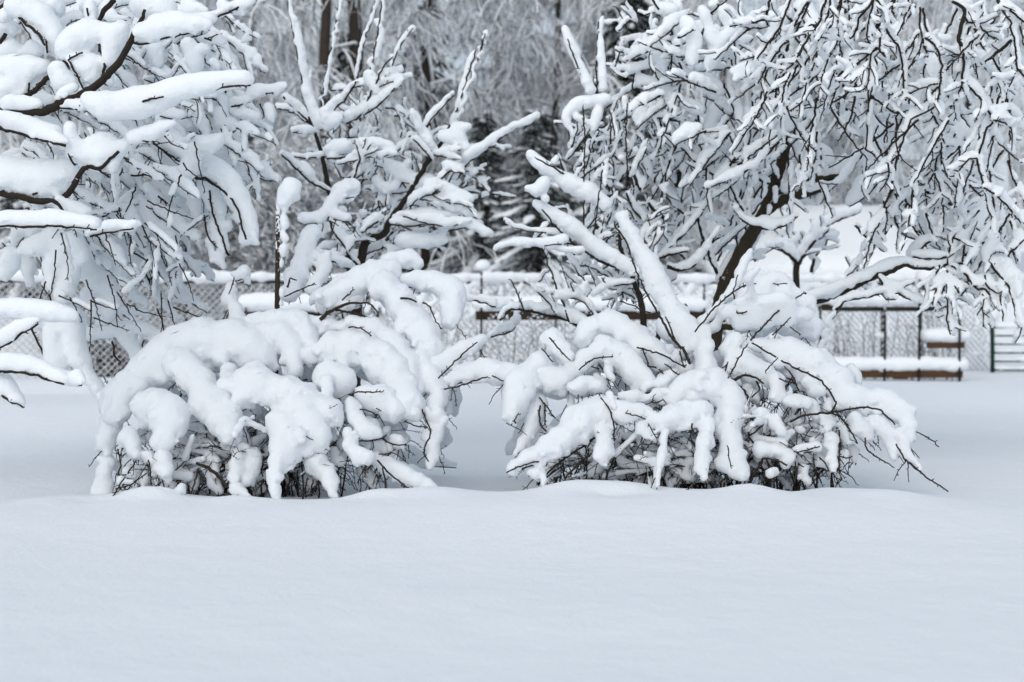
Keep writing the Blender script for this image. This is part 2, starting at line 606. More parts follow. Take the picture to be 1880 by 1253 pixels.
d = 18.6
fr = thing('berry_frame', 'brown board frame on thin dark posts seen between the two snowy bushes', 'garden frame')
fpost(fr, 884, 497, 708, d, 4.4)
fpost(fr, 1292, 520, 706, d, 4.4)
board(fr, 873, 1296, 571, 588, d, M_BOARD2)
snowcap(fr, 872, 1298, 546, 572, d, 0.022, 0.12, 6)
board(fr, 886, 1290, 696, 708, d)
snowcap(fr, 884, 1292, 680, 697, d, 0.022, 0.1, 7)
snowcap(fr, 876, 895, 479, 500, d, 0.015, 0.05, 8)
# snow flecks stuck on the face of the board
caps = []
for _ in range(46):
    p = P(RNG.uniform(890, 1130), RNG.uniform(574, 586), d - 0.004)
    caps.append((*p, RNG.uniform(0.008, 0.02), *(p + (0.01, 0, 0)), 0.008))
o = put('snow_flecks', snow_mesh('flecks', caps, 0.009, 0.006, 0, 0.1, 4), M_SNOWFAR, fr)
o['kind'] = 'stuff'

d = 17.2
fr = thing('berry_frame', 'dark board frame half hidden behind the upright stake of the left bush', 'garden frame')
fpost(fr, 452, 560, 712, d, 4.4)
fpost(fr, 585, 560, 712, d, 4.4)
board(fr, 443, 592, 572, 581, d, M_BOARD2)
snowcap(fr, 440, 594, 541, 573, d, 0.022, 0.1, 9)

# green metal gate at the right edge
d = 20.9
gt = thing('garden_gate', 'green metal gate with horizontal snow-lined bars at the right edge', 'gate')
fpost(gt, 1820, 586, 684, d, 8, M_GREEN)
fpost(gt, 1985, 586, 684, d, 7.5, M_GREEN)
snowcap(gt, 1810, 1830, 566, 590, d, 0.018, 0.05, 10)
for i, v in enumerate((602, 617, 632.5, 648.5, 664, 680)):
    a, c = P(1820, v, d), P(1985, v, d)
    b = MB(); b.tube(lin(a, c, 8), 0.014, 6)
    bar = put('bar', b.mesh('bar'), M_GREEN, gt)
    caps = rodchain(lin(a + (0.04, 0, 0.035), c + (0, 0, 0.035), 14), 0.024 if i else 0.05, 0.3)
    put('snow_cover', snow_mesh('bar_snow', caps, 0.016, 0.02, 0.004, 0.06, 20 + i), M_SNOWFAR, bar)

# dry canes of last summer's raspberries, along the fence
canes = MB()
for _ in range(190):
    u = RNG.uniform(560, 1300) if RNG.random() < 0.72 else RNG.uniform(1500, 1770)
    dd = RNG.uniform(18.95, 19.9)
    x, y = P(u, 600, dd)[:2]
    h = RNG.uniform(0.45, 1.15)
    lean = RNG.normal(0, 0.12)
    g = float(gz(x, y))
    pts = [(x + lean * t * t + RNG.normal(0, 0.008), y, g + h * t) for t in np.linspace(0, 1, 7)]
    canes.tube(pts, np.linspace(0.008, 0.004, 7), 4, False)
    for _ in range(3):
        t = RNG.uniform(0.4, 0.95)
        p = np.array((x + lean * t * t, y, g + h * t))
        canes.tube([p, p + (RNG.normal(0, 0.05), 0, 0.05), p + (RNG.normal(0, 0.10), 0, RNG.uniform(0.0, 0.14))], 0.005, 3, False)
o = link('dry_undergrowth', canes.mesh('dry_undergrowth'), M_CANEDRY)
o['kind'] = 'stuff'
o['label'] = 'thicket of thin dry raspberry canes in front of the fence'
for i, u in enumerate((1552, 1585, 1640, 1664, 1697)):
    dd = 19.15 + 0.1 * i
    x, y = P(u, 690, dd)[:2]
    b = MB()
    lean = (0.10, -0.05, 0.16, 0.22, 0.13)[i]
    b.tube([(x + lean * (t - 0.5) + RNG.normal(0, 0.006), y, gz(x, y) - 0.05 + 1.02 * t) for t in np.linspace(0, 1, 9)], np.linspace(0.011, 0.005, 9), 5)
    o = link('raspberry_cane', b.mesh('raspberry_cane'), M_CANEDRY)
    o['label'], o['category'], o['group'] = ('thin bare cane at the left end of the berry frame by the gate', 'thin bare cane bending left, second from the left post of the berry frame', 'thin bare cane between the two middle posts of the berry frame, farther left',
                                             'strongly leaning bare cane between the two middle posts of the berry frame', 'thin bare cane close beside the tall third post of the berry frame')[i], 'cane', 'bare canes in the berry frame'

# ------------------------------------------------------------------ forest behind the fence


def strands(rng, starts, dirs, length, nseg, grav, th, wob=0.05):
    """many thin drooping twigs at once -> verts, quads"""
    n = len(starts)
    p = np.asarray(starts, float).copy()
    dr = np.asarray(dirs, float).copy()
    L = np.broadcast_to(np.asarray(length, float), (n,))
    pts = [p.copy()]
    for i in range(nseg):
        dr = dr + np.array((0, 0, -grav)) + rng.normal(0, wob, (n, 3))
        dr /= np.linalg.norm(dr, axis=1)[:, None]
        p = p + dr * (L / nseg)[:, None]
        pts.append(p.copy())
    pts = np.stack(pts, 1)
    th = np.broadcast_to(np.asarray(th, float), (n,))
    tap = np.linspace(1.0, 0.45, nseg + 1)
    ang = rng.uniform(0, 6.28, n)
    ring = []
    for k in range(3):
        a = ang + k * 2.094
        off = np.stack([np.cos(a), np.sin(a), 0.5 * np.sin(a + 1)], -1)
        ring.append(pts + off[:, None, :] * (th[:, None] * tap[None, :])[:, :, None])
    v = np.stack(ring, 2)
    base = np.arange(n)[:, None, None] * (nseg + 1) * 3 + np.arange(nseg)[None, :, None] * 3
    k = np.arange(3)[None, None, :]
    kn = (k + 1) % 3
    q = np.stack([base + k, base + kn, base + 3 + kn, base + 3 + k], -1).reshape(-1, 4)
    return pts, v.reshape(-1, 3), q


def birch(seed, H=10.5, limbs=17, per=58, zmin=1.6, lean=0.0, spread=1.0, tr=0.11):
    rng = np.random.default_rng(seed)
    tb, cb = MB(), MB()
    ts = np.linspace(0, 1, 14)
    wobx, woby = rng.normal(0, 0.06, 14).cumsum() * 0.5, rng.normal(0, 0.06, 14).cumsum() * 0.5
    tp = np.stack([wobx + lean * ts * H, woby, ts * H - 0.3], -1)
    tb.tube(tp, tr * (1 - 0.75 * ts), 8)
    limb_mb = []
    for i in range(limbs):
        h = zmin + (H * 0.86 - zmin) * (i + rng.random()) / limbs
        t = h / H
        b0 = np.array([np.interp(t, ts, tp[:, j]) for j in range(3)])
        az = i * 2.4 + rng.uniform(-0.5, 0.5)
        R = rng.uniform(1.3, 2.6) * spread * (1.15 - 0.5 * t)
        rise = rng.uniform(0.3, 0.9)
        s = np.linspace(0, 1, 9)
        lp = np.stack([b0[0] + math.cos(az) * R * s + rng.normal(0, 0.05, 9), b0[1] + math.sin(az) * R * s + rng.normal(0, 0.05, 9),
                       b0[2] + R * (rise * s - (rise + rng.uniform(0.15, 0.6)) * s ** 2.4)], -1)
        lb = MB(); lb.tube(lp, 0.035 * (1 - 0.75 * s) + 0.006, 5)
        limb_mb.append(lb)
        tt = rng.uniform(0.18, 1.0, per)
        st = np.stack([np.interp(tt, s, lp[:, j]) for j in range(3)], -1)
        th = rng.uniform(0, 6.28, per)
        dr = np.stack([np.cos(th), np.sin(th), rng.uniform(-0.3, 0.7, per)], -1)
        dr /= np.linalg.norm(dr, axis=1)[:, None]
        L = rng.uniform(0.5, 1.7, per)
        pts, v, q = strands(rng, st, dr, L, 5, rng.uniform(0.32, 0.62), rng.uniform(0.010, 0.024, per), 0.10)
        cb.add(v, q)
        m = per * 4
        idx = rng.integers(0, per, m)
        j = rng.integers(1, 5, m)
        th = rng.uniform(0, 6.28, m)
        _, v, q = strands(rng, pts[idx, j], np.stack([np.cos(th), np.sin(th), rng.uniform(-0.6, 0.5, m)], -1) * 0.8, rng.uniform(0.12, 0.5, m), 2, 0.45, rng.uniform(0.008, 0.018, m), 0.15)
        cb.add(v, q)
    return tb.mesh('trunk'), [l.mesh('limb') for l in limb_mb], cb.mesh('crown')


def copy_thing(root, loc, rz=0, sc=1, label=None, wide=1.0):
    r = root.copy()
    COL.objects.link(r)
    r.location = loc
    r.rotation_euler = (0, 0, rz)
    r.scale = (sc * wide, sc * wide, sc)
    if label:
        r['label'] = label
    for ch in list(root.children):
        c = ch.copy()
        COL.objects.link(c)
        c.parent = r
    return r


def at(u, d):
    x = P(u, 547, d)[0]
    return (x, d, float(gz(x, d)))


protos = []
for sd in (21, 22, 23):
    t, ls, c = birch(sd)
    r = thing('birch_tree', 'x', 'tree', group='frosted birches beyond the fence')
    put('trunk', t, M_FTRUNK, r)
    for l in ls:
        put('limb', l, M_FROST, r)
    put('crown', c, M_FROST, r)
    protos.append(r)
spots = [(120, 27, 'frosted birch behind the snowy boughs at the left edge', 0), (330, 30, 'frosted birch behind the drooping snowy fingers of the left tree', 1),
         (470, 33, 'pale frosted birch left of the tall snowy shoot', 2), (545, 37, 'far frosted birch left of the dark trunks, sky glinting through', 0),
         (790, 27.5, 'frosted weeping birch right of the two dark trunks', 1), (905, 32, 'frosted weeping birch above the dark spruces, arched white limbs', 2),
         (1010, 30, 'densely frosted weeping birch beside the twin upright snowy shoots', 0), (1110, 33, 'far frosted birch behind the twin upright snowy shoots', 1),
         (1225, 36, 'far pale birch with bright sky beside it, left of the big leaning fruit tree', 2), (1330, 31, 'frosted birch behind the trunk of the leaning fruit tree', 0),
         (1480, 37, 'frosted birch above the snowy shed roof', 1), (1640, 35, 'frosted birch beyond the shed, behind dark hanging twigs', 2),
         (1790, 30, 'frosted birch behind the hanging twigs at upper right', 0), (1930, 33, 'frosted birch at the far right edge', 1), (-40, 32, 'frosted birch at the far left edge', 2),
         (690, 35, 'frosted birch behind and between the two dark trunks', 0)]
used = set()
for i, (u, dd, lab, k) in enumerate(spots):
    if k not in used:
        used.add(k)
        r = protos[k]
        r.location = at(u, dd)
        r['label'] = lab
    else:
        r = copy_thing(protos[k], at(u, dd), i * 1.7, RNG.uniform(0.92, 1.12), lab)
        if u > 1180 or u in (470, 545):
            for ch in r.children:
                if ch.name.startswith(('crown', 'limb')):
                    ch.material_slots[0].link = 'OBJECT'
                    ch.material_slots[0].material = M_FROST2

# the two dark trunks behind the young fruit tree
for i, (u, dd, lean, tr, lab) in enumerate(((612, 24.6, 0.0, 0.15, 'dark forked birch trunk left of the other, snow plastered on its side'),
                                            (652, 25.2, 0.010, 0.20, 'thicker dark birch trunk leaning slightly right behind the young fruit tree'))):
    t, ls, c = birch(40 + i, 10.5, 9, 15, 2.4, lean, 0.9, tr)
    r = thing('birch_tree', lab, 'tree', group='dark birch trunks beyond the fence')
    put('trunk', t, M_FTRUNK, r)
    for l in ls:
        put('limb', l, M_FROST, r)
    put('crown', c, M_FROST, r)
    r.location = at(u, dd)


def spruce(seed, H=7.5):
    rng = np.random.default_rng(seed)
    tb, nb, caps = MB(), MB(), []
    tb.tube([(0, 0, -0.3), (0, 0, H * 0.5), (0, 0, H)], [0.13, 0.08, 0.015], 7)
    z = 0.25
    while z < H - 0.2:
        R = (1 - z / H) * 1.75 + 0.12
        n = 9
        for k in range(n):
            az = k * 6.283 / n + rng.uniform(-0.3, 0.3) + z
            r = R * rng.uniform(0.5, 1.25)
            s = np.linspace(0, 1, 6)
            droop = rng.uniform(0.35, 0.95)
            dz = rng.normal(0, 0.14)
            lp = np.stack([math.cos(az) * r * s, math.sin(az) * r * s, z + dz - r * droop * s ** 1.3 + 0.12 * s ** 4], -1)
            nb.tube(lp, 0.02, 3, False)
            m = 26
            tt = rng.uniform(0.1, 1, m)
            st = np.stack([np.interp(tt, s, lp[:, j]) for j in range(3)], -1)
            a2 = az + rng.choice([-1, 1], m) * rng.uniform(0.3, 1.3, m)
            _, v, q = strands(rng, st, np.stack([np.cos(a2), np.sin(a2), rng.uniform(-0.9, 0.1, m)], -1), rng.uniform(0.12, 0.36, m), 2, 0.4, rng.uniform(0.012, 0.026, m))
            nb.add(v, q)
            if rng.random() < 0.55:
                f = rng.uniform(0.25, 0.5)
                for a in range(2, 5):
                    if rng.random() < 0.8:
                        w_ = r * 0.06 * rng.uniform(0.6, 1.3) + 0.025
                        caps.append((*(lp[a] + (0, 0, 0.04)), w_, *(lp[a + 1] + (0, 0, 0.03)), w_ * 0.8))
        z += rng.uniform(0.26, 0.40)
    return tb.mesh('trunk'), nb.mesh('needles'), snow_mesh('spruce_snow', caps, 0.05, 0.05, 0.012, 0.12, seed)


t, nd, sn = spruce(60)
sp = thing('spruce_tree', 'x', 'tree', group='dark spruces beyond the fence')
put('trunk', t, M_FTRUNK, sp)
put('crown', nd, M_NEEDLE, sp)
put('snow_cover', sn, M_SNOWFAR, sp)
sp['label'] = 'dark snow-streaked spruce right behind the middle of the fence'
sp.location = at(985, 24.8)
sp.scale = (0.80, 0.80, 0.40)
for i, (u, dd, s_, lab) in enumerate(((1085, 25.4, 0.42, 'dark spruce just right of the one behind the middle of the fence'), (890, 26.0, 0.42, 'dark spruce left of the one behind the middle of the fence'),
                                      (1165, 29.5, 1.0, 'taller dark spruce beside the upright snowy shoots, mostly hidden'), (640, 29, 0.8, 'dark spruce behind the foot of the two birch trunks'),
                                      (300, 31, 0.8, 'dark spruce behind the left tree and the fence'), (780, 30.5, 0.9, 'dark spruce behind the right side of the young fruit tree'), (1560, 40, 1.2, 'far dark spruce behind the snowy shed roof'),
                                      (60, 29, 0.75, 'dark spruce low behind the fence at the far left'))):
    copy_thing(sp, at(u, dd), 1.1 * i + 0.5, s_, lab, 1.7 if s_ < 0.5 else 1.1)


def shrub(seed, H=3.2, n=150):
    rng = np.random.default_rng(seed)
    cb, sb = MB(), MB()
    for i in range(9):
        az, R = rng.uniform(0, 6.28), rng.uniform(0.3, 1.0)
        s = np.linspace(0, 1, 7)
        sb.tube(np.stack([math.cos(az) * R * s ** 1.5, math.sin(az) * R * s ** 1.5, H * rng.uniform(0.6, 1) * s], -1), 0.02 * (1 - 0.7 * s) + 0.004, 4)
        lp = sb.v[-1][:-2].reshape(7, 4, 3).mean(1)
        tt = rng.uniform(0.12, 1, n)
        st = np.stack([np.interp(tt, s, lp[:, j]) for j in range(3)], -1)
        th = rng.uniform(0, 6.28, n)
        pts, v, q = strands(rng, st, np.stack([np.cos(th), np.sin(th), rng.uniform(-0.2, 0.9, n)], -1), rng.uniform(0.25, 0.75, n), 4, 0.18, rng.uniform(0.008, 0.018, n), 0.2)
        cb.add(v, q)
        m = n * 4
        idx, j = rng.integers(0, n, m), rng.integers(1, 5, m)
        th = rng.uniform(0, 6.28, m)
        _, v, q = strands(rng, pts[idx, j], np.stack([np.cos(th), np.sin(th), rng.uniform(-0.7, 0.7, m)], -1), rng.uniform(0.06, 0.2, m), 2, 0.2, rng.uniform(0.010, 0.024, m), 0.2)
        cb.add(v, q)
    return sb.mesh('stem'), cb.mesh('foliage')


s_, f_ = shrub(70)
pr = thing('frosted_shrub', 'tall grey frosted shrub behind the fence below the drooping snow arch', 'shrub', at(500, 23.5), 'frosted shrubs beyond the fence')
put('stem', s_, M_FROST, pr)
put('foliage', f_, M_FROST, pr)
for i, (u, dd, sc_, lab) in enumerate(((590, 24, 1.05, 'tall grey frosted shrub behind the snow-topped stake'), (415, 24.5, 0.95, 'grey frosted shrub behind the fence, left of the stake'), (260, 23, 0.9, 'grey frosted shrub seen through the fence at left'),
                                       (130, 22.5, 0.8, 'low frosted shrub seen through the fence at the left edge'),
                                       (1230, 28, 1.0, 'frosted shrub behind the leaning fruit tree'))):
    copy_thing(pr, at(u, dd), 1.3 * i + 0.7, sc_, lab)
# a dark low evergreen by the fence, seen through the mesh at left
s_, f_ = shrub(71, 0.75, 70)
r = thing('low_shrub', 'low dark shrub at the foot of the fence beside the left bush', 'shrub', at(222, 18.9))
put('stem', s_, M_CANEDRY, r)
put('foliage', f_, M_CANEDRY, r)

# ------------------------------------------------------------------ snow-laden trees and bushes
class Plant:
    """a tree or bush traced branch by branch: every bough is a part that carries its own snow"""

    def __init__(s, name, label, cat, base, d0, bark, vox=0.012, seed=1, group=None):
        s.root = thing(name, label, cat, (0, 0, 0), group)
        s.d0, s.bark, s.vox = d0, bark, vox
        s.rng = np.random.default_rng(seed)
        s.seed = seed * 1000
        s.rs = 1.0
        s.filled = []
        s.ntri = 0

    def depth(s, u, v):
        return s.d0

    def spurs(s, mb, pts, w, dens, lo=0.008, hi=0.022):
        n = len(pts)
        seg = np.linalg.norm(np.diff(pts, axis=0), axis=1).sum()
        for _ in range(int(seg * dens)):
            i = s.rng.integers(0, n - 1)
            p = pts[i] + (pts[i + 1] - pts[i]) * s.rng.random()
            t = pts[i + 1] - pts[i]
            t /= np.linalg.norm(t) + 1e-9
            dv = s.rng.normal(0, 1, 3)
            dv -= t * dv.dot(t)
            dv = dv / (np.linalg.norm(dv) + 1e-9) + t * 0.8
            L = s.rng.uniform(lo, hi)
            r = min(w * 0.7, 0.0032)
            mb.tube([p, p + dv * L * 0.6, p + dv * L + (0, 0, L * 0.2)], [r, r * 0.95, r * 1.1], 3)

    def stem_pts(s, pl, da, db, step=7.0, jit=0.8):
        pl = [p if len(p) > 2 else (*p, 2.0) for p in pl]
        q = resample(pl, step)
        n = len(q)
        f = np.linspace(0, 1, n)
        jz = s.rng.normal(0, 0.012, n).cumsum() * 0.4
        q[1:-1, :2] += s.rng.normal(0, jit, (max(n - 2, 0), 2)) if n > 2 else 0
        pts = np.array([P(q[i, 0], q[i, 1], da + (db - da) * f[i] + jz[i]) for i in range(n)])
        return q, pts, f

    def snow_on(s, q, da, db, r, start=0.0, side=None, wob=0.16, lift=0.95, back=0.75, fat=True, patchy=0.0):
        """snow lying along a stem: centres moved up (or to the side of an upright shoot) by about the radius"""
        n = len(q)
        t = np.gradient(q[:, :2], axis=0)
        t /= np.hypot(t[:, 0], t[:, 1])[:, None] + 1e-9
        nu, nv = t[:, 1].copy(), -t[:, 0].copy()
        fl = nv > 0
        nu[fl], nv[fl] = -nu[fl], -nv[fl]
        st = np.abs(t[:, 0]) < 0.28
        sgn = np.sign(nu) * (side if side else 1)
        fl = st & (sgn < 0)
        nu[fl], nv[fl] = -nu[fl], -nv[fl]
        wv = 1 + wob * np.convolve(s.rng.normal(0, 1.5, n + 4), np.ones(5) / 5, 'valid')[:n]
        prof = np.clip(0.5 + 0.6 * np.sin(np.linspace(0.3, math.pi - 0.1, n)), 0.5, 1.1)
        r = r * s.rs
        wv = np.clip(wv, 0.45, 1.8)
        caps = []
        k0 = int(start * n)
        if patchy:
            prof = prof * (0.5 + 0.5 * np.abs(t[:, 0]) ** 0.7)
        rr = np.maximum(r * wv * prof, s.vox * 1.15 * F / da)
        prev = prev2 = None
        for i in range(k0, n):
            d = da + (db - da) * i / max(n - 1, 1)
            m = d / F
            p = P(q[i, 0] + nu[i] * rr[i] * lift, q[i, 1] + nv[i] * rr[i] * lift, d + back * rr[i] * m)
            h = abs(t[i, 0])
            p2 = P(q[i, 0] + nu[i] * rr[i] * 1.2, q[i, 1] + nv[i] * rr[i] * 1.2 - rr[i] * 0.5 * h, d + back * rr[i] * m)
            if prev is not None and patchy and s.rng.random() < patchy and len(caps) > 1:
                prev = prev2 = None
                continue
            if prev is not None:
                caps.append((*prev[0], prev[1], *p, rr[i] * m))
                if fat and h > 0.55:
                    caps.append((*prev2[0], prev2[1] * 0.85, *p2, rr[i] * m * 0.85))
            prev, prev2 = (p, rr[i] * m), (p2, rr[i] * m)
        return caps

    def twiglets(s, q, da, db, r, n, mb, caps, Lr=(14, 42), up=0.6):
        """short side twigs with their own small rolls of snow"""
        for _ in range(n):
            i = s.rng.integers(1, max(2, len(q) - 1))
            t = q[min(i + 1, len(q) - 1), :2] - q[i - 1, :2]
            a = math.atan2(t[1], t[0]) + s.rng.choice([-1, 1]) * s.rng.uniform(0.4, 1.1)
            L = s.rng.uniform(*Lr)
            d = da + (db - da) * i / len(q)
            d2 = d + s.rng.normal(0, 0.5) * L * d / F
            bend = s.rng.normal(0, 0.3)
            pl = [(q[i, 0] + L * f * math.cos(a + bend * f), q[i, 1] + L * f * math.sin(a + bend * f), 1.3 - 0.5 * f) for f in np.linspace(0, 1, 4)]
            qq, pts, f = s.stem_pts(pl, d, d2, 6, 0.5)
            mb.tube(pts, qq[:, 2] * d / F, 4)
            s.spurs(mb, pts, 0.003, 14)
            if r:
                caps += s.snow_on(qq, d, d2, r * s.rng.uniform(0.45, 0.85), fat=False)

    def branch(s, stem=None, r=0.0, blobs=(), da=None, db=None, tw=0, spur=22, start=0.0, side=None, name='branch', k=None, amp=0.004, ext=None, lift=0.95, back=0.75, label=None):
        """stem: 'u,v,halfwidth ...'; r: snow radius; blobs: further snow 'u,v,r ...'; da, db: distances of its two ends"""
        da = s.d0 if da is None else da
        db = da + s.rng.uniform(-0.35, 0.35) if db is None else db
        caps, mb = [], MB()
        for st in ([stem] if isinstance(stem, str) else (stem or [])):
            q, pts, f = s.stem_pts(parse(st), da, db)
            mb.tube(pts, np.maximum(q[:, 2], 0.6) * da / F, 6 if q[0, 2] > 4 else 5)
            s.spurs(mb, pts, float(q[:, 2].mean()) * da / F, spur)
            if r:
                caps += s.snow_on(q, da, db, r, start, side, lift=lift, back=back)
            if tw:
                s.twiglets(q, da, db, r, tw, mb, caps)
        dm = (da + db) / 2
        for bl in blobs:
            q = resample([p for p in parse(bl)], 9.0) if len(parse(bl)) > 1 else np.array(parse(bl) * 2)
            if len(q) == 2 and np.allclose(q[0], q[1]):
                q[1, 0] += 1.0
            dd = s.depth_blob(q, dm) + (0.8 * q[:, 2] * dm / F if mb.n else 0)
            n = len(q)
            wv = (1 + 0.09 * s.rng.normal(0, 1, n).clip(-1.5, 1.5)) * (0.5 + 0.5 * s.rs)
            pp = [P(q[i, 0], q[i, 1], dd[i]) for i in range(n)]
            for i in range(n - 1):
                caps.append((*pp[i], q[i, 2] * wv[i] * dd[i] / F, *pp[i + 1], q[i + 1, 2] * wv[i + 1] * dd[i + 1] / F))
        par = s.root
        if mb.n:
            par = put(name, mb.mesh(name), s.bark, s.root)
            if label:
                par['label'] = label
        if caps:
            s.seed += 1
            me = snow_mesh('snow', caps, s.vox, k or s.vox * 1.4, amp, 0.04, s.seed)
            s.ntri += len(me.polygons)
            put_snow(me, par)
        return par

    def depth_blob(s, q, dm):
        return np.full(len(q), dm)

    def fill(s, boxes, n, ang, L, r, dd, wpx=1.3, cell=170, bend=0.5, spur=20, snow=1.0, name='branch', wob=0.2, tw=0):
        """further twigs with snow, spread through the crown; grouped into boughs by where they hang"""
        area = np.array([(b[2] - b[0]) * (b[3] - b[1]) for b in boxes], float)
        for _ in range(n):
            b = boxes[s.rng.choice(len(boxes), p=area / area.sum())]
            u, v = s.rng.uniform(b[0], b[2]), s.rng.uniform(b[1], b[3])
            a = math.radians(s.rng.uniform(*ang))
            LL = s.rng.uniform(*L)
            bd = s.rng.normal(0, bend)
            d = s.rng.uniform(*dd)
            pl, x, y = [], u, v
            for f in np.linspace(0, 1, 5):
                pl.append((x, y, wpx * (1.25 - 0.6 * f)))
                x += LL / 4 * math.cos(a + bd * f)
                y += LL / 4 * math.sin(a + bd * f)
            g = [MB(), []]
            s.filled.append((d, g, (int(u // cell), int(v // cell))))
            d2 = d + s.rng.normal(0, 0.45) * LL * d / F
            q, pts, f = s.stem_pts(pl, d, d2, 7, 0.9)
            g[0].tube(pts, q[:, 2] * d / F, 4)
            s.spurs(g[0], pts, 0.004, spur)
            if tw:
                s.twiglets(q, d, d2, r[0] if snow > 0.5 else 0, tw, g[0], g[1], (16, 46))
            if s.rng.random() < snow:
                g[1] += s.snow_on(q, d, d2, s.rng.uniform(*r), start=s.rng.choice([0, 0.0, 0.2]), fat=True, wob=wob, patchy=0.0 if r[0] > 9 else 0.12)

    def finish(s, most=290):
        """the nearest of the filled-in twigs become boughs of their own, the rest stay together"""
        have = sum(1 for c in s.root.children if c.name.startswith('branch'))
        s.filled.sort(key=lambda t: t[0])
        rest, rest_snow = MB(), {}
        for n, (d, (mb, caps), key) in enumerate(s.filled):
            if n < most - have:
                par = put('branch', mb.mesh('branch'), s.bark, s.root)
                if caps:
                    s.seed += 1
                    me = snow_mesh('snow', caps, s.vox, s.vox * 1.3, 0.004, 0.04, s.seed)
                    s.ntri += len(me.polygons)
                    put_snow(me, par)
            else:
                for v in range(len(mb.v)):
                    rest.v.append(mb.v[v])
                rest.q += [q + rest.n for q in mb.q]
                rest.t += [t + rest.n for t in mb.t]
                rest.n += mb.n
                rest_snow.setdefault(key, []).extend(caps)
        if rest.n:
            par = put('twigs', rest.mesh('twigs'), s.bark, s.root)
            par['kind'] = 'stuff'
            V, Q, nn = [], [], 0
            for key in sorted(rest_snow):
                if not rest_snow[key]:
                    continue
                s.seed += 1
                me = snow_mesh('snow', rest_snow[key], s.vox, s.vox * 1.3, 0.004, 0.04, s.seed)
                co = np.empty(len(me.vertices) * 3, np.float32)
                me.vertices.foreach_get('co', co)
                q = np.empty(len(me.polygons) * 3, np.int32)
                me.loops.foreach_get('vertex_index', q)
                V.append(co.reshape(-1, 3))
                Q.append(q.reshape(-1, 3) + nn)
                nn += len(me.vertices)
                bpy.data.meshes.remove(me)
            if V:
                me = mesh_np('snow', np.concatenate(V), np.concatenate(Q))
                s.ntri += len(me.polygons)
                o = put('snow_cover', me, M_SNOW, par)
                o['kind'] = 'stuff'




# ---------------------------------------------------------------- left tree, reaching in from beyond the edge
T = Plant('fruit_tree', 'old fruit tree reaching in from the left edge, heavy snow on its dark boughs', 'tree', None, 7.9, M_BARK, 0.012, 11)
T.rs = 0.88
tr = MB()
q, pts, f = T.stem_pts(parse('-330,720,60 -300,520,52 -250,330,44 -200,210,34 -120,190,22'), 8.4, 8.3, 20)
tr.tube(pts, q[:, 2] * 8.4 / F, 9)
for st in ('-300,520,30 -220,420,20 -120,372,14 -30,360,9', '-250,330,26 -180,300,18 -60,245,9', '-310,600,22 -200,640,12 -90,670,6', '-200,210,24 -140,120,16 -60,60,10 20,0,6 60,-60,5'):
    q, pts, f = T.stem_pts(parse(st), 8.4, 7.9, 20)
    tr.tube(pts, q[:, 2] * 8.2 / F, 7)
put('trunk', tr.mesh('trunk'), M_TRUNK, T.root)
B = T.branch
B(['-40,205,10 0,207,9 30,208,8 80,205,8 110,190,8 150,172,7 180,155,7 205,130,7 225,105,6.5 240,75,6 250,55,5 262,35,4 266,18,3'], 0,
  ['10,188,13 45,190,15 70,190,10', '112,176,10 135,160,12'], 7.75, 7.6, spur=40)
B(['245,78,3 265,82,2.5 310,68,2.5 345,62,2 386,50,2'], 15, ['258,58,16 285,56,16 320,46,15 360,38,14 388,32,10'], 7.62, 7.5)
B(['188,145,3 192,115,3 185,95,3 177,70,2'], 0, ['120,92,20 135,75,28 160,65,30 182,62,22', '140,112,16 165,125,26 172,145,15', '200,120,12 205,95,18 212,65,20 225,55,14', '196,60,18'], 7.72, 7.75)
B(['155,170,2 145,145,2 127,112,2 145,100,2 152,97,2', '140,165,2 128,155,1.5'], 0, ['118,150,20 105,130,20', '130,150,14'], 7.7, 7.72)
B(['108,198,2.5 140,200,2.5 158,197,2.5 158,190,2'], 8, [], 7.7, 7.65)
B(['38,180,5 60,170,5 75,155,5 95,138,5', '52,168,2 53,148,2'], 0, ['-10,128,30 30,128,28 60,128,24 78,124,14', '0,165,24 30,160,24 52,150,10'], 7.85, 7.9)
B(['28,25,3 50,45,3 70,62,3 82,83,2', '82,58,2 87,97,2'], 0, ['45,12,22 75,32,24 98,58,20 105,85,16', '30,10,24'], 7.9, 7.8)
B(['210,0,5 195,15,5 188,25,5 182,38,4', '160,15,2 163,36,2', '18,-15,6 10,12,5'], 0, ['265,8,30 292,10,30 312,28,14', '60,-5,26 100,10,20', '10,28,14 20,22,12', '165,10,14 170,40,12'], 7.95, 8.0)
B(['0,80,4 10,62,4'], 0, ['-10,95,20 20,92,20 40,98,12', '60,88,18 70,95,12', '-10,50,20 25,50,14'], 8.1, 8.1)
B(['383,167,2 425,158,2 460,157,1.6', '160,180,2.5 240,188,2.5 300,178,2'], 0, ['165,185,18 195,195,26 235,193,31 285,182,27 330,163,23 380,153,19 430,146,16 456,145,14'], 7.55, 7.45, amp=0.002)
B(['0,235,5 20,240,4 60,252,4 90,260,3 120,268,3'], 12, ['0,215,14 50,228,16 100,243,15'], 7.7, 7.6)
B(['135,338,5 150,315,5 160,305,5 183,310,4 200,295,3 218,278,3', '183,312,3 200,326,2', '120,360,6 130,350,6 142,330,5', '124,272,2 130,295,2 138,304,2'], 0,
  ['128,235,12 132,262,16 150,284,22 185,288,25 215,275,19 232,264,12', '170,262,18 205,258,14', '205,305,12 212,292,9'], 7.7, 7.65)
B(['240,264,2 275,257,2 290,250,1.8 320,232,1.5'], 10, ['240,250,11 285,240,12 308,228,7'], 7.6, 7.55)
B(['-20,350,8 0,355,7 40,362,7 70,370,7 95,368,5 108,378,3 122,393,2', '52,358,3 68,355,2'], 0, ['-10,318,34 40,326,34 95,326,32 125,315,22', '110,372,12 140,384,14 158,388,11', '60,345,18 100,350,14'], 7.85, 7.75)
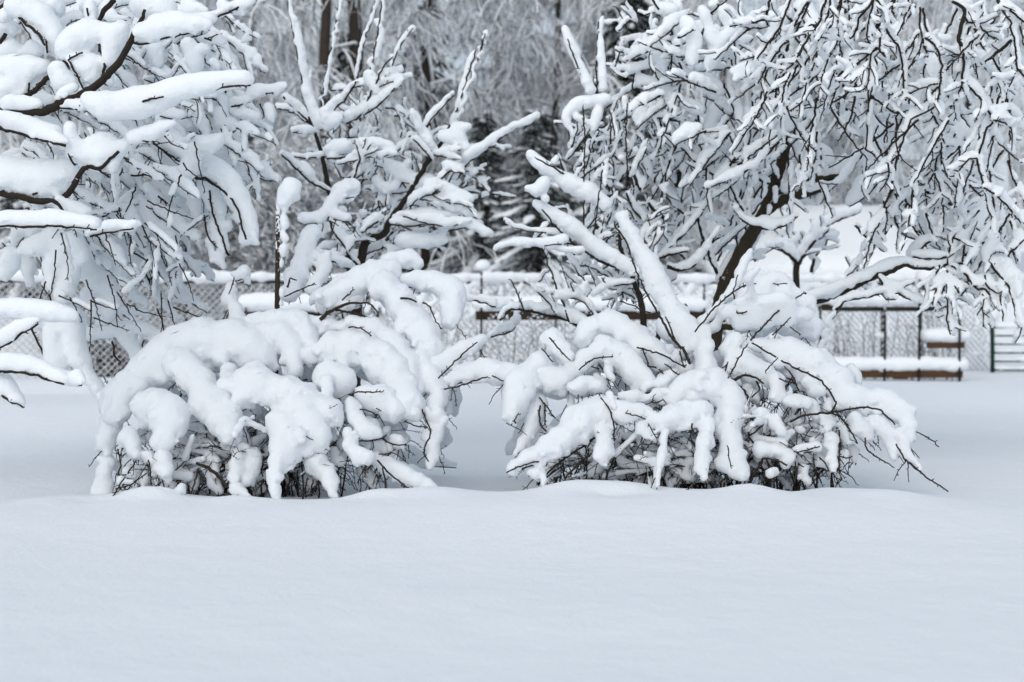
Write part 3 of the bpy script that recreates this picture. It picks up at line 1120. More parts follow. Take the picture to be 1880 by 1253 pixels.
B(['-20,415,2.5 0,415,2.5 60,417,2.5 90,415,2.5 130,417,2 178,422,1.5'], 12, ['-10,402,13 60,402,14 120,405,14 176,410,12'], 7.45, 7.4, amp=0.002)
B(['165,435,2 200,427,2 245,420,1.6'], 9, ['190,420,9 225,415,10 252,412,8'], 7.7, 7.7)
B(None, 0, ['-10,565,17 50,567,19 100,573,18 132,580,13'], 7.35, 7.35, amp=0.002)
B(['-15,643,2.5 0,638,2.5 20,628,2.5 45,610,2.5 70,595,2'], 12, ['-10,625,12 30,604,11 72,586,7'], 7.35, 7.3, amp=0.002)
B(['-15,681,3 0,681,3 40,684,3 80,694,2.5 118,706,2', '132,706,2 150,708,1.5'], 13, ['-10,662,15 40,668,15 90,684,14 142,700,10'], 7.3, 7.25, amp=0.002)
B(['-10,710,3 0,722,2.5 15,735,2.2 43,749,1.6'], 0, ['-10,702,22 14,716,20 36,738,9'], 7.35, 7.3)
# farther boughs, drooping in rolls
B(['300,318,3 340,325,3 380,330,3 430,372,2 452,440,2'], 0, ['300,300,18 340,300,23 380,306,25 415,326,25 438,365,22 452,402,20 462,430,14', '450,430,12 446,446,9', '462,428,11 470,446,7'], 8.6, 8.5)
B(['385,350,2 392,395,2 420,470,2', '375,395,1.6 384,440,1.6 420,470,1.3'], 0, ['380,330,20 392,365,20 404,392,14', '396,415,16 418,412,9', '402,430,15 412,462,12', '384,440,9 390,478,6', '400,470,10 410,488,6'], 8.65, 8.7)
B(['240,322,2 290,322,2 320,330,2', '275,257,2 305,280,2 330,297,2'], 0, ['243,311,10 280,313,11 318,320,14 340,318,17 352,296,18', '300,262,16 340,270,22 385,265,18 405,252,10'], 8.3, 8.4, tw=4)
B(['290,360,2 320,385,2 340,405,2'], 0, ['272,345,11 300,374,11 332,402,8', '300,388,13 320,428,13 314,446,8', '255,368,13 280,402,15 300,432,11', '330,340,14 355,365,12 360,400,9'], 8.7, 8.8, tw=5)
B(['240,460,2 270,480,1.6'], 0, ['100,432,22 118,462,26 128,500,22 118,540,18', '135,440,18 150,475,16', '95,480,18 98,520,15', '55,455,20 90,445,20', '20,470,22 8,500,18'], 8.4, 8.4)
B(['70,464,3 100,460,2 120,480,1.6'], 0, ['155,490,22 190,520,21 206,556,17 200,582,12', '145,450,20 168,480,18', '160,540,14 178,570,12 186,590,9', '205,470,14 222,500,14'], 8.7, 8.8, tw=4)
B(['195,470,2 225,500,2 240,510,1.6'], 0, ['215,440,16 240,470,16 262,490,10', '232,505,12 242,540,10 268,556,8', '225,568,9 268,576,7'], 9.0, 9.1, tw=4)
B(['190,690,1.5 200,712,1.5'], 0, ['130,575,20 140,640,22 160,690,15 185,720,13 190,736,10', '98,610,20 104,655,23 108,680,14', '70,590,14'], 8.5, 8.4)
B(['155,565,2 163,558,2'], 0, ['155,612,13 200,608,13 250,600,14 290,616,14 314,626,11', '228,612,15 246,642,16 268,670,11', '150,590,14'], 8.9, 9.0, tw=3)
B(['248,508,2 275,525,2', '265,500,1.8 290,545,1.8 320,580,1.4'], 0, ['252,480,10 278,522,12 302,556,9 322,578,6', '235,530,10'], 9.2, 9.3)
B(['300,500,2 315,530,2 350,555,1.8 380,575,1.2'], 0, ['298,480,12 330,528,9 378,568,5', '318,542,8 346,556,7', '310,470,14 340,480,10'], 9.2, 9.3)
B(['57,600,2 80,650,2 92,658,1.6 98,615,1.6', '55,600,1.5 66,622,1.5'], 0, ['60,560,10'], 8.6, 8.6)
B(['200,623,2 210,635,2 208,652,2 222,665,1.5', '235,610,1.6 242,625,1.6', '265,625,1.5 258,645,1.5'], 0, ['200,625,8'], 9.0, 9.0)
# farther still: right-hand clusters at the top
B(['400,32,2 430,18,2 470,-5,1.6'], 7, ['370,36,9 400,27,8 440,11,7 468,-2,5', '405,8,9 440,24,8'], 8.3, 8.4)
B(['425,196,2 460,187,1.6', '488,172,1.4 510,168,1.2', '478,190,1.4 485,215,1.2'], 0, ['425,188,9 455,181,9', '463,170,12 480,166,12', '498,165,10 520,158,9', '494,198,11 497,222,7', '430,206,11 472,214,9', '455,225,6 458,236,4'], 8.8, 8.9)
B(['375,70,2 405,80,1.5'], 0, ['345,82,14 358,112,17 350,140,12', '390,66,11 408,76,9', '376,90,13', '394,114,9 402,127,6', '284,92,15 288,114,16', '330,118,12'], 8.5, 8.5, tw=3)
B(['412,230,2 432,260,2 440,282,1.5'], 0, ['425,225,14 440,262,13 436,276,8', '404,205,16 412,240,16', '440,250,9 452,262,6'], 8.8, 8.9, tw=3)
T.fill([(130, 200, 460, 330), (120, 330, 330, 480), (220, 20, 420, 200)], 125, (20, 80), (40, 110), (6, 12), (8.6, 9.3), bend=0.4, wob=0.3, tw=1)
T.fill([(0, 0, 330, 220), (0, 230, 300, 420)], 70, (-30, 60), (50, 110), (6, 13), (8.2, 8.8), bend=0.4, wob=0.3, tw=1)
T.fill([(120, 30, 380, 330), (20, 300, 260, 460)], 36, (10, 90), (50, 110), (10, 16), (9.0, 9.6), bend=0.5, wob=0.3)
T.fill([(20, 430, 330, 620), (60, 250, 360, 430)], 46, (20, 120), (40, 100), (3, 5), (8.15, 8.4), bend=0.4, wpx=1.5, snow=0.3, spur=20)
T.fill([(200, 330, 420, 490), (0, 430, 250, 560)], 24, (40, 85), (40, 90), (5, 9), (9.0, 9.8), bend=0.3, tw=1)
T.finish()
print('left tree', T.ntri)

# ---------------------------------------------------------------- young fruit tree behind the left bush
T = Plant('fruit_tree', 'slender young fruit tree with tall upright shoots behind the left bush', 'tree', None, 10.3, M_BARK, 0.010, 12)
T.rs = 0.72
B = T.branch
tr = MB()
for st in ('648,838,15 649,760,14 650,640,12 655,540,10 658,500,9 672,445,8 704,430,7 716,405,6 752,355,5 790,290,4.5 810,262,3.5 830,225,3 850,170,2.5 880,100,2 890,60,1.5', '652,560,9 640,480,8 615,400,6 608,370,6 600,330,5 592,290,4 580,245,3.5 584,240,3'):
    q, pts, f = T.stem_pts(parse(st), 10.3, 10.3, 8)
    tr.tube(pts, q[:, 2] * 10.3 / F, 7)
    T.spurs(tr, pts, 0.01, 10)
trunk = put('trunk', tr.mesh('trunk'), M_BARK, T.root)
B(['580,245,3 566,212,2.5 556,150,2.2 545,90,2 535,40,2 526,-12,2'], 9, ['562,165,10 575,200,12 590,225,12'], 10.3, 10.2, side=1)
B(['588,240,2 616,198,2 636,180,1.8 653,150,1.5'], 8, ['595,205,12 602,225,14 620,215,12'], 10.3, 10.1)
B(['590,195,1.6 600,130,1.5 612,70,1.4 624,-8,1.2'], 3.5, [], 10.3, 10.25, side=1)
B(['655,145,1.4 668,80,1.4 690,20,1.3 700,-10,1.3'], 4, [], 10.35, 10.3, side=-1)
B(['680,130,1.5 692,70,1.5 702,-5,1.4'], 7, [], 10.2, 10.15, side=1)
B(['636,228,2 692,196,1.8 740,148,1.5'], 9, ['660,205,12 690,178,10 720,150,8 752,138,6', '640,210,12'], 10.25, 10.1)
B(['660,215,2 680,175,2 705,120,1.5 722,104,1.2', '688,165,1.5 722,150,1.2'], 0, ['678,140,14 684,152,15 690,165,10', '720,104,6', '700,135,8 735,126,6', '695,150,8 738,140,6'], 10.2, 10.1)
B(['720,122,1.3 735,85,1.3 758,52,1.2'], 4, ['758,52,6'], 10.1, 10.1)
B(['520,178,2 545,204,2 572,228,2'], 8, ['522,176,7'], 10.2, 10.3, lift=0.7)
B(['505,196,1.6 535,206,1.6 560,222,1.6 575,232,1.6'], 7, [], 10.4, 10.3)
B(['538,243,1.6 560,244,1.6 582,246,2'], 7, ['540,238,7 565,236,8'], 10.2, 10.3)
B(['516,283,1.6 545,310,2 575,338,2 606,352,2'], 7, ['518,282,6 542,306,7', '555,308,14 566,318,14', '575,305,5'], 10.1, 10.3)
B(['538,288,1.4 565,291,1.4 592,286,1.6'], 5, [], 10.3, 10.3)
B(['600,292,2 622,290,2 640,286,1.5'], 0, ['602,275,12 618,272,18 636,268,16', '612,288,12'], 10.2, 10.2)
B(['650,327,2 656,308,2 662,290,2 652,258,1.4', '662,290,1.6 671,255,1.2', '662,290,1.6 681,266,1.2', '662,290,1.6 694,275,1.2', '664,291,1.6 727,284,1.2', '662,291,1.6 638,299,1.3 620,302,1.2'], 5,
  ['665,262,12 690,262,12 715,268,11', '655,280,9', '700,285,9 725,276,7', '640,290,7'], 10.15, 10.1, spur=8)
B(['797,285,2 775,258,1.8 754,208,1.5'], 9, ['757,205,8 775,238,10 792,266,9'], 10.2, 10.1, lift=0.7)
B(['790,291,1.8 775,272,1.6 758,256,1.4'], 9, ['760,256,9 782,276,9'], 10.2, 10.15, lift=0.75)
B(['797,285,1.8 830,280,1.6 845,276,1.3', '797,285,1.6 845,293,1.2'], 6, ['812,250,14 835,250,17 850,262,13', '838,236,13 860,232,8', '855,270,10'], 10.2, 10.1)
B(['775,240,1.5 800,210,1.4 835,174,1.2'], 7, [], 10.2, 10.1)
B(['825,235,2 845,185,2 862,130,1.6 874,92,1.4', ], 0, ['840,200,7 852,160,9 862,118,8 872,96,6', '830,225,8 836,210,8'], 10.3, 10.25)
B(['838,225,1.2 860,160,1.2 880,100,1.2 891,62,1'], 3.6, ['891,60,6'], 10.25, 10.2, side=1)
B(['838,330,2 860,300,2 885,278,1.8 920,252,1.6 985,216,1.4'], 7.5, ['975,216,7 986,212,8', '858,285,11 885,268,9'], 10.3, 10.0)
B(['808,332,2 826,314,2 850,319,1.6'], 8, ['820,302,10 845,308,11'], 10.15, 10.1)
B(['752,380,2 772,364,1.8 808,352,1.5', '770,366,1.5 830,372,1.3 866,381,1'], 8, ['790,340,18 815,345,16 845,358,11 866,364,8', '800,368,13 840,382,12 868,390,10'], 10.1, 10.0, tw=3)
B(['740,398,1.6 790,412,1.6 828,416,1.4 862,410,1.2'], 8, ['828,405,9 860,409,10 888,423,10 902,430,8', '780,400,14 810,402,12'], 10.0, 9.95)
B(['716,412,2 750,416,1.8 800,404,1.4 845,396,1.2'], 9, ['755,400,18 790,392,14', '740,440,16 775,442,15 812,440,12', '815,420,12'], 10.1, 10.1, tw=4)
B(['704,402,2 682,414,1.8 664,428,1.6'], 7, ['690,400,13 672,412,10'], 10.2, 10.1)
B(['604,398,2 610,424,2 630,450,2 642,474,2 656,486,2.5', '640,462,1.8 660,432,1.6 664,420,1.4'], 7, ['622,425,11 640,445,12', '618,408,9'], 10.2, 10.25, tw=3)
B(['560,472,2 590,478,2 620,484,2 650,500,2.5'], 9, ['565,462,8 600,468,11 640,484,10'], 10.0, 10.2)
B(['735,330,1.6 745,345,1.6'], 0, ['715,305,16 735,318,18 760,335,18 790,330,14', '725,340,13 705,345,12 690,330,10', '748,300,10'], 10.35, 10.3, tw=4)
B(['690,360,1.5 700,392,1.5'], 0, ['700,370,14 720,372,12', '690,345,11', '668,390,9', '628,385,10'], 10.45, 10.4, tw=4)
T.fill([(620, 250, 830, 450), (580, 400, 700, 490), (600, 180, 680, 260)], 10, (-60, 30), (30, 70), (8, 13), (10.5, 10.9), bend=0.4, wob=0.3)
T.fill([(600, 150, 740, 330), (640, 250, 860, 460), (560, 380, 720, 490)], 60, (-75, 20), (30, 80), (4, 8), (10.2, 10.9), bend=0.3, tw=1)
T.fill([(620, 200, 700, 340), (700, 300, 850, 450)], 26, (170, 290), (30, 70), (4, 8), (10.3, 10.9), bend=0.3)
T.finish()
print('young tree', T.ntri)

# ---------------------------------------------------------------- shrubby fruit tree in the middle right
T = Plant('fruit_tree', 'many-stemmed young fruit tree with thick white arms and twin tall shoots behind the right bush', 'tree', None, 9.6, M_BARK, 0.010, 13)
T.rs = 0.74
B = T.branch
tr = MB()
for st in ('1191,856,10 1190,760,9 1186,640,7 1178,560,6 1165,520,5 1155,490,5 1140,460,4 1135,430,3', '1190,700,6 1215,600,5 1260,560,4', '1186,640,5 1130,620,4 1070,604,3.5'):
    q, pts, f = T.stem_pts(parse(st), 9.6, 9.6, 8)
    tr.tube(pts, q[:, 2] * 9.6 / F, 6)
put('trunk', tr.mesh('trunk'), M_BARK, T.root)
B(['1076,345,2 1040,322,2 1000,300,1.6 985,292,1.4'], 0, ['973,284,11 1006,314,14 1045,336,19 1085,356,19 1112,374,13', '1018,296,8 1022,290,6'], 9.6, 9.3)
B(['1160,490,3 1130,490,3 1100,480,2.5 1060,452,2 1038,435,1.8 995,385,1.4'], 0, ['984,374,9 1020,395,14 1060,424,17 1095,454,17 1130,474,15 1165,498,12'], 9.6, 9.3)
B(['1060,452,2 1035,447,1.6 1000,452,1.4'], 0, ['912,454,7 948,444,9 998,446,10 1034,440,12', '1010,456,7 1045,458,7 1068,458,7'], 9.4, 9.2)
B(['1030,428,1.2 985,427,1.2 950,420,1 925,407,0.9'], 3, [], 9.4, 9.3)
B(['1008,412,1.4 985,438,1.3'], 6, [], 9.4, 9.4)
B(None, 0, ['966,346,5 986,348,13 1000,335,13', '1000,365,8', '968,346,5'], 9.4, 9.4)
B(['1074,162,1.6 1060,120,1.4 1048,90,1.3 1042,72,1.2'], 0, ['1037,54,8 1052,90,9.5 1068,128,10 1084,165,11'], 9.5, 9.4)
B(['1097,175,1.5 1095,120,1.4 1097,80,1.3 1099,40,1.2'], 0, ['1105,35,6 1102,60,6 1104,110,8 1107,160,10'], 9.5, 9.45)
B(['1072,430,1.5 1072,350,1.5 1073,300,1.5 1074,250,1.5 1070,196,1.5'], 0, ['1040,205,10 1062,190,12 1090,185,13 1115,182,11', '1036,210,8 1042,228,7 1052,248,5', '1060,215,9 1080,225,7', '1098,205,12 1090,235,8'], 9.5, 9.45, name='branch')
B(['1090,432,1.5 1100,360,1.4 1108,298,1.2'], 0, ['1112,300,5 1110,340,5'], 9.3, 9.25)
B(['1128,250,1.2 1120,205,1.2'], 3, [], 9.4, 9.4)
B(['1150,350,1.5 1152,310,1.5 1149,262,1.4 1152,190,1.2'], 0, ['1146,180,6 1147,195,7', '1140,290,8'], 9.5, 9.4)
B(['1192,372,4 1205,388,4 1224,406,4'], 8, [], 9.9, 9.9)
B(['1158,306,3 1176,350,3'], 8, ['1180,330,10'], 9.8, 9.8)
B(['1150,355,2 1165,390,2 1190,412,2.5'], 7, [], 9.6, 9.8)
B(['1130,92,1.5 1150,100,1.5 1180,108,1.6'], 6, ['1135,125,7 1170,122,8 1196,115,10', '1172,76,7 1190,94,9 1208,108,14 1216,125,10'], 9.5, 9.7)
B(['1195,112,1.6 1205,140,1.5 1225,170,1.6', '1205,165,2 1228,174,2.4'], 0, ['1212,140,12 1220,165,14 1232,180,13 1228,210,12', '1175,145,12 1195,150,10'], 9.6, 9.7)
B(['1222,35,2.2 1230,40,2.2 1235,65,2', '1195,-5,2 1210,18,2', '1234,80,1.6 1231,128,1.6'], 0, ['1212,15,13 1236,18,15', '1243,45,9 1246,90,8'], 9.5, 9.5)
B(['1165,220,1.5 1190,190,1.5 1205,166,1.6', '1172,226,1.5 1210,178,1.2', '1180,215,2 1240,222,2 1258,240,2'], 6, ['1150,205,10 1175,200,9'], 9.55, 9.7, tw=3)
# lower left arm of this tree
B(['1068,604,3.5 1040,588,3 992,576,3 960,570,2.5 938,570,2.2 918,588,2', '956,572,2 945,600,2 935,610,1.8 900,620,1.5'], 9, ['900,562,9 935,556,11', '950,585,10', '1000,560,11 1040,572,11 1070,588,12'], 9.6, 9.2)
B(['856,548,1.8 885,556,1.8 910,564,1.6', ], 7, ['880,545,7 905,552,9'], 9.2, 9.2)
B(['962,570,1.6 950,540,1.5 937,513,1.3'], 0, ['952,535,5'], 9.3, 9.3)
B(['1022,578,1.6 1010,560,1.5 985,535,1.4 964,517,1.2'], 5, [], 9.4, 9.3)
B(['1045,592,2 1035,560,2 1028,545,1.8 1022,530,1.6 1010,495,1.5 995,455,1.3'], 6, ['1030,520,7 1020,500,7'], 9.4, 9.5)
B(['1090,578,1.8 1075,558,1.6 1057,548,1.6 1028,547,1.4 1000,535,1.2', '1057,550,1.4 1047,520,1.2'], 7, ['1045,536,8 1020,538,7'], 9.4, 9.3)
B(['1165,520,1.6 1120,525,1.5 1105,510,1.3'], 6, ['1120,515,8 1090,540,7'], 9.5, 9.5)
T.fill([(1020, 270, 1150, 350), (1060, 330, 1200, 500), (1090, 180, 1240, 330)], 75, (-120, -20), (35, 90), (4, 8), (9.6, 10.3), bend=0.3, tw=1)
T.fill([(1060, 300, 1220, 560), (1110, 180, 1240, 320)], 14, (-120, -20), (30, 90), (8, 14), (9.9, 10.4), bend=0.4, wob=0.3)
T.fill([(1040, 380, 1200, 560), (1120, 20, 1260, 200)], 44, (-160, 20), (30, 80), (4, 8), (9.7, 10.4), bend=0.3, tw=1)
T.fill([(980, 500, 1180, 600)], 24, (-140, -40), (25, 60), (3, 6), (9.6, 10.2), wpx=1.0, bend=0.3)
T.finish()
print('shrubby tree', T.ntri)

# ---------------------------------------------------------------- small tree farther back
T = Plant('fruit_tree', 'small forked fruit tree standing between the leaning trunk and the berry frame', 'tree', None, 12.6, M_BARK, 0.012, 14)
T.rs = 0.75
B = T.branch
tr = MB()
q, pts, f = T.stem_pts(parse('1462,788,8 1462,690,7 1463,600,7 1462,520,6 1463,486,6'), 12.6, 12.6, 8)
tr.tube(pts, q[:, 2] * 12.6 / F, 6)
put('trunk', tr.mesh('trunk'), M_BARK, T.root)
B(['1463,486,4.5 1450,470,3.5 1430,458,3 1408,454,2'], 10, [], 12.6, 12.5)
B(['1463,486,4.5 1490,450,4 1505,425,3 1525,410,2.5 1580,388,2', '1494,440,2.5 1504,440,2 1520,425,2'], 10, ['1530,398,10 1575,380,9'], 12.6, 12.4, tw=3)
B(['1490,500,3.5 1497,470,3 1515,450,2.6 1525,425,2.4', '1410,454,1.8 1440,452,1.8 1480,440,1.8'], 8, [], 12.6, 12.7, tw=2)
B(['1585,500,2 1605,455,1.8 1625,425,1.5 1632,408,1.3', '1605,455,1.5 1600,420,1.3 1598,390,1.2', '1566,500,1.5 1552,472,1.4'], 4, [], 12.4, 12.4)
T.fill([(1440, 400, 1560, 470)], 6, (-150, -30), (40, 90), (5, 9), (12.4, 13.2), bend=0.3)
T.finish()

# ---------------------------------------------------------------- big leaning fruit tree on the right
T = Plant('fruit_tree', 'big fruit tree leaning right behind the right bush, dense dark twigs hanging under snow', 'tree', None, 10.2, M_BARK, 0.0105, 15)
T.rs = 0.64
B = T.branch
tr = MB()
for st in ('1296,838,22 1300,740,17 1312,620,14 1325,545,14 1345,495,13.5 1380,430,13 1405,390,12 1420,345,11 1435,300,9.5 1450,255,7.5 1465,232,6', '1408,388,9 1440,366,10.5 1490,349,10.5 1530,333,9 1546,325,6',
           '1418,362,7 1450,341,6 1470,329,5.5 1500,327,5 1542,321,4', '1312,600,8 1360,598,6 1385,585,5', '1318,585,6 1350,565,6 1375,562,4'):
    q, pts, f = T.stem_pts(parse(st), 10.2, 10.2 if '1296' in st else 10.0, 9)
    tr.tube(pts, q[:, 2] * 10.2 / F, 9)
    T.spurs(tr, pts, 0.02, 6)
trunk = put('trunk', tr.mesh('trunk'), M_TRUNK, T.root)
caps = []
for bl, dd in (('1395,420,7 1380,445,8 1345,470,9 1320,510,8', 10.25), ('1423,345,5 1424,370,4', 10.03), ('1412,380,5 1411,388,4', 10.05), ('1440,345,9 1480,330,9 1530,316,9', 10.1), ('1480,345,5 1520,338,5', 10.0)):
    q = resample(parse(bl), 8)
    pp = [P(a[0], a[1], dd) for a in q]
    caps += [(*pp[i], q[i, 2] * dd / F, *pp[i + 1], q[i + 1, 2] * dd / F) for i in range(len(q) - 1)]
put('snow_cover', snow_mesh('snow', caps, 0.012, 0.02, 0.004, 0.04, 1), M_SNOW, trunk)
B(['1330,522,6 1312,490,5 1298,450,5 1285,415,4.5 1278,370,4 1274,335,3'], 6, ['1305,455,6'], 10.2, 10.4)
B(['1243,345,4.5 1249,315,4 1255,280,3', '1243,340,3 1215,310,2.5 1192,285,2 1172,268,1.6'], 7, ['1240,355,8 1225,345,9'], 10.3, 10.3, tw=3)
B(['1311,322,3 1305,360,3 1298,372,3 1283,398,3 1255,430,2.5 1228,460,2', '1311,322,2.5 1285,306,2 1250,272,1.6', '1311,322,2 1312,290,1.8 1304,250,1.5', '1311,322,1.8 1340,305,1.6 1362,292,1.4', '1315,320,3 1325,326,3'], 7, ['1290,310,11 1300,315,10'], 9.9, 9.9, tw=3)
B(['1340,288,1.6 1342,340,1.8 1352,370,2 1365,388,2', '1342,342,1.5 1325,355,1.5 1300,368,1.5'], 6, [], 9.8, 9.9)
B(['1345,375,2 1352,390,2.2 1365,405,2.5 1390,417,3 1415,421,2.5 1440,415,2 1465,398,1.5'], 9, ['1350,380,7', '1400,405,12 1425,410,12 1450,402,9'], 9.7, 9.6)
B(['1345,318,3 1375,318,3 1400,333,2.5 1412,338,2', '1400,335,2 1398,365,1.6'], 8, [], 10.0, 10.0)
B(['1225,490,4 1250,496,3.5 1270,490,3 1290,472,2.6 1305,448,2.2 1322,418,1.6'], 9, [], 9.9, 9.7)
B(['1200,478,2.5 1225,470,2.2 1262,462,1.8'], 8, [], 9.9, 9.8)
B(['1248,440,2.5 1262,415,2 1280,385,1.8', '1226,460,3 1240,440,2.4 1258,412,1.6', '1198,428,2.4 1206,460,3'], 6, [], 10.0, 10.0, tw=3)
B(['1440,12,2 1425,60,2'], 0, ['1260,40,16 1275,75,18 1270,110,16', '1305,60,16 1320,90,18 1300,120,14', '1330,20,18 1350,50,18 1330,70,14', '1290,20,14 1300,45,12'], 9.2, 9.3, tw=3)
B(['1340,305,2.5 1350,290,2'], 0, ['1300,150,16 1320,165,14', '1260,190,16 1285,200,14', '1350,130,14 1380,125,14 1395,115,10', '1370,150,12 1400,140,10', '1335,105,9 1345,100,9'], 9.6, 9.6, tw=4)
B(['1303,108,1.6 1340,108,1.6'], 7, ['1340,92,12 1350,100,10'], 9.4, 9.4, spur=8)
B(['1244,70,2.2 1262,63,2.2 1273,54,2'], 6, [], 9.2, 9.2)
B(['1305,25,2.2 1320,12,2 1336,-2,1.8', '1305,25,1.5 1309,27,1.5'], 0, ['1310,8,12'], 9.0, 9.0)
B(['1350,147,1.8 1375,140,1.7 1388,129,1.5'], 8, ['1345,132,11 1375,122,12'], 9.0, 9.0)
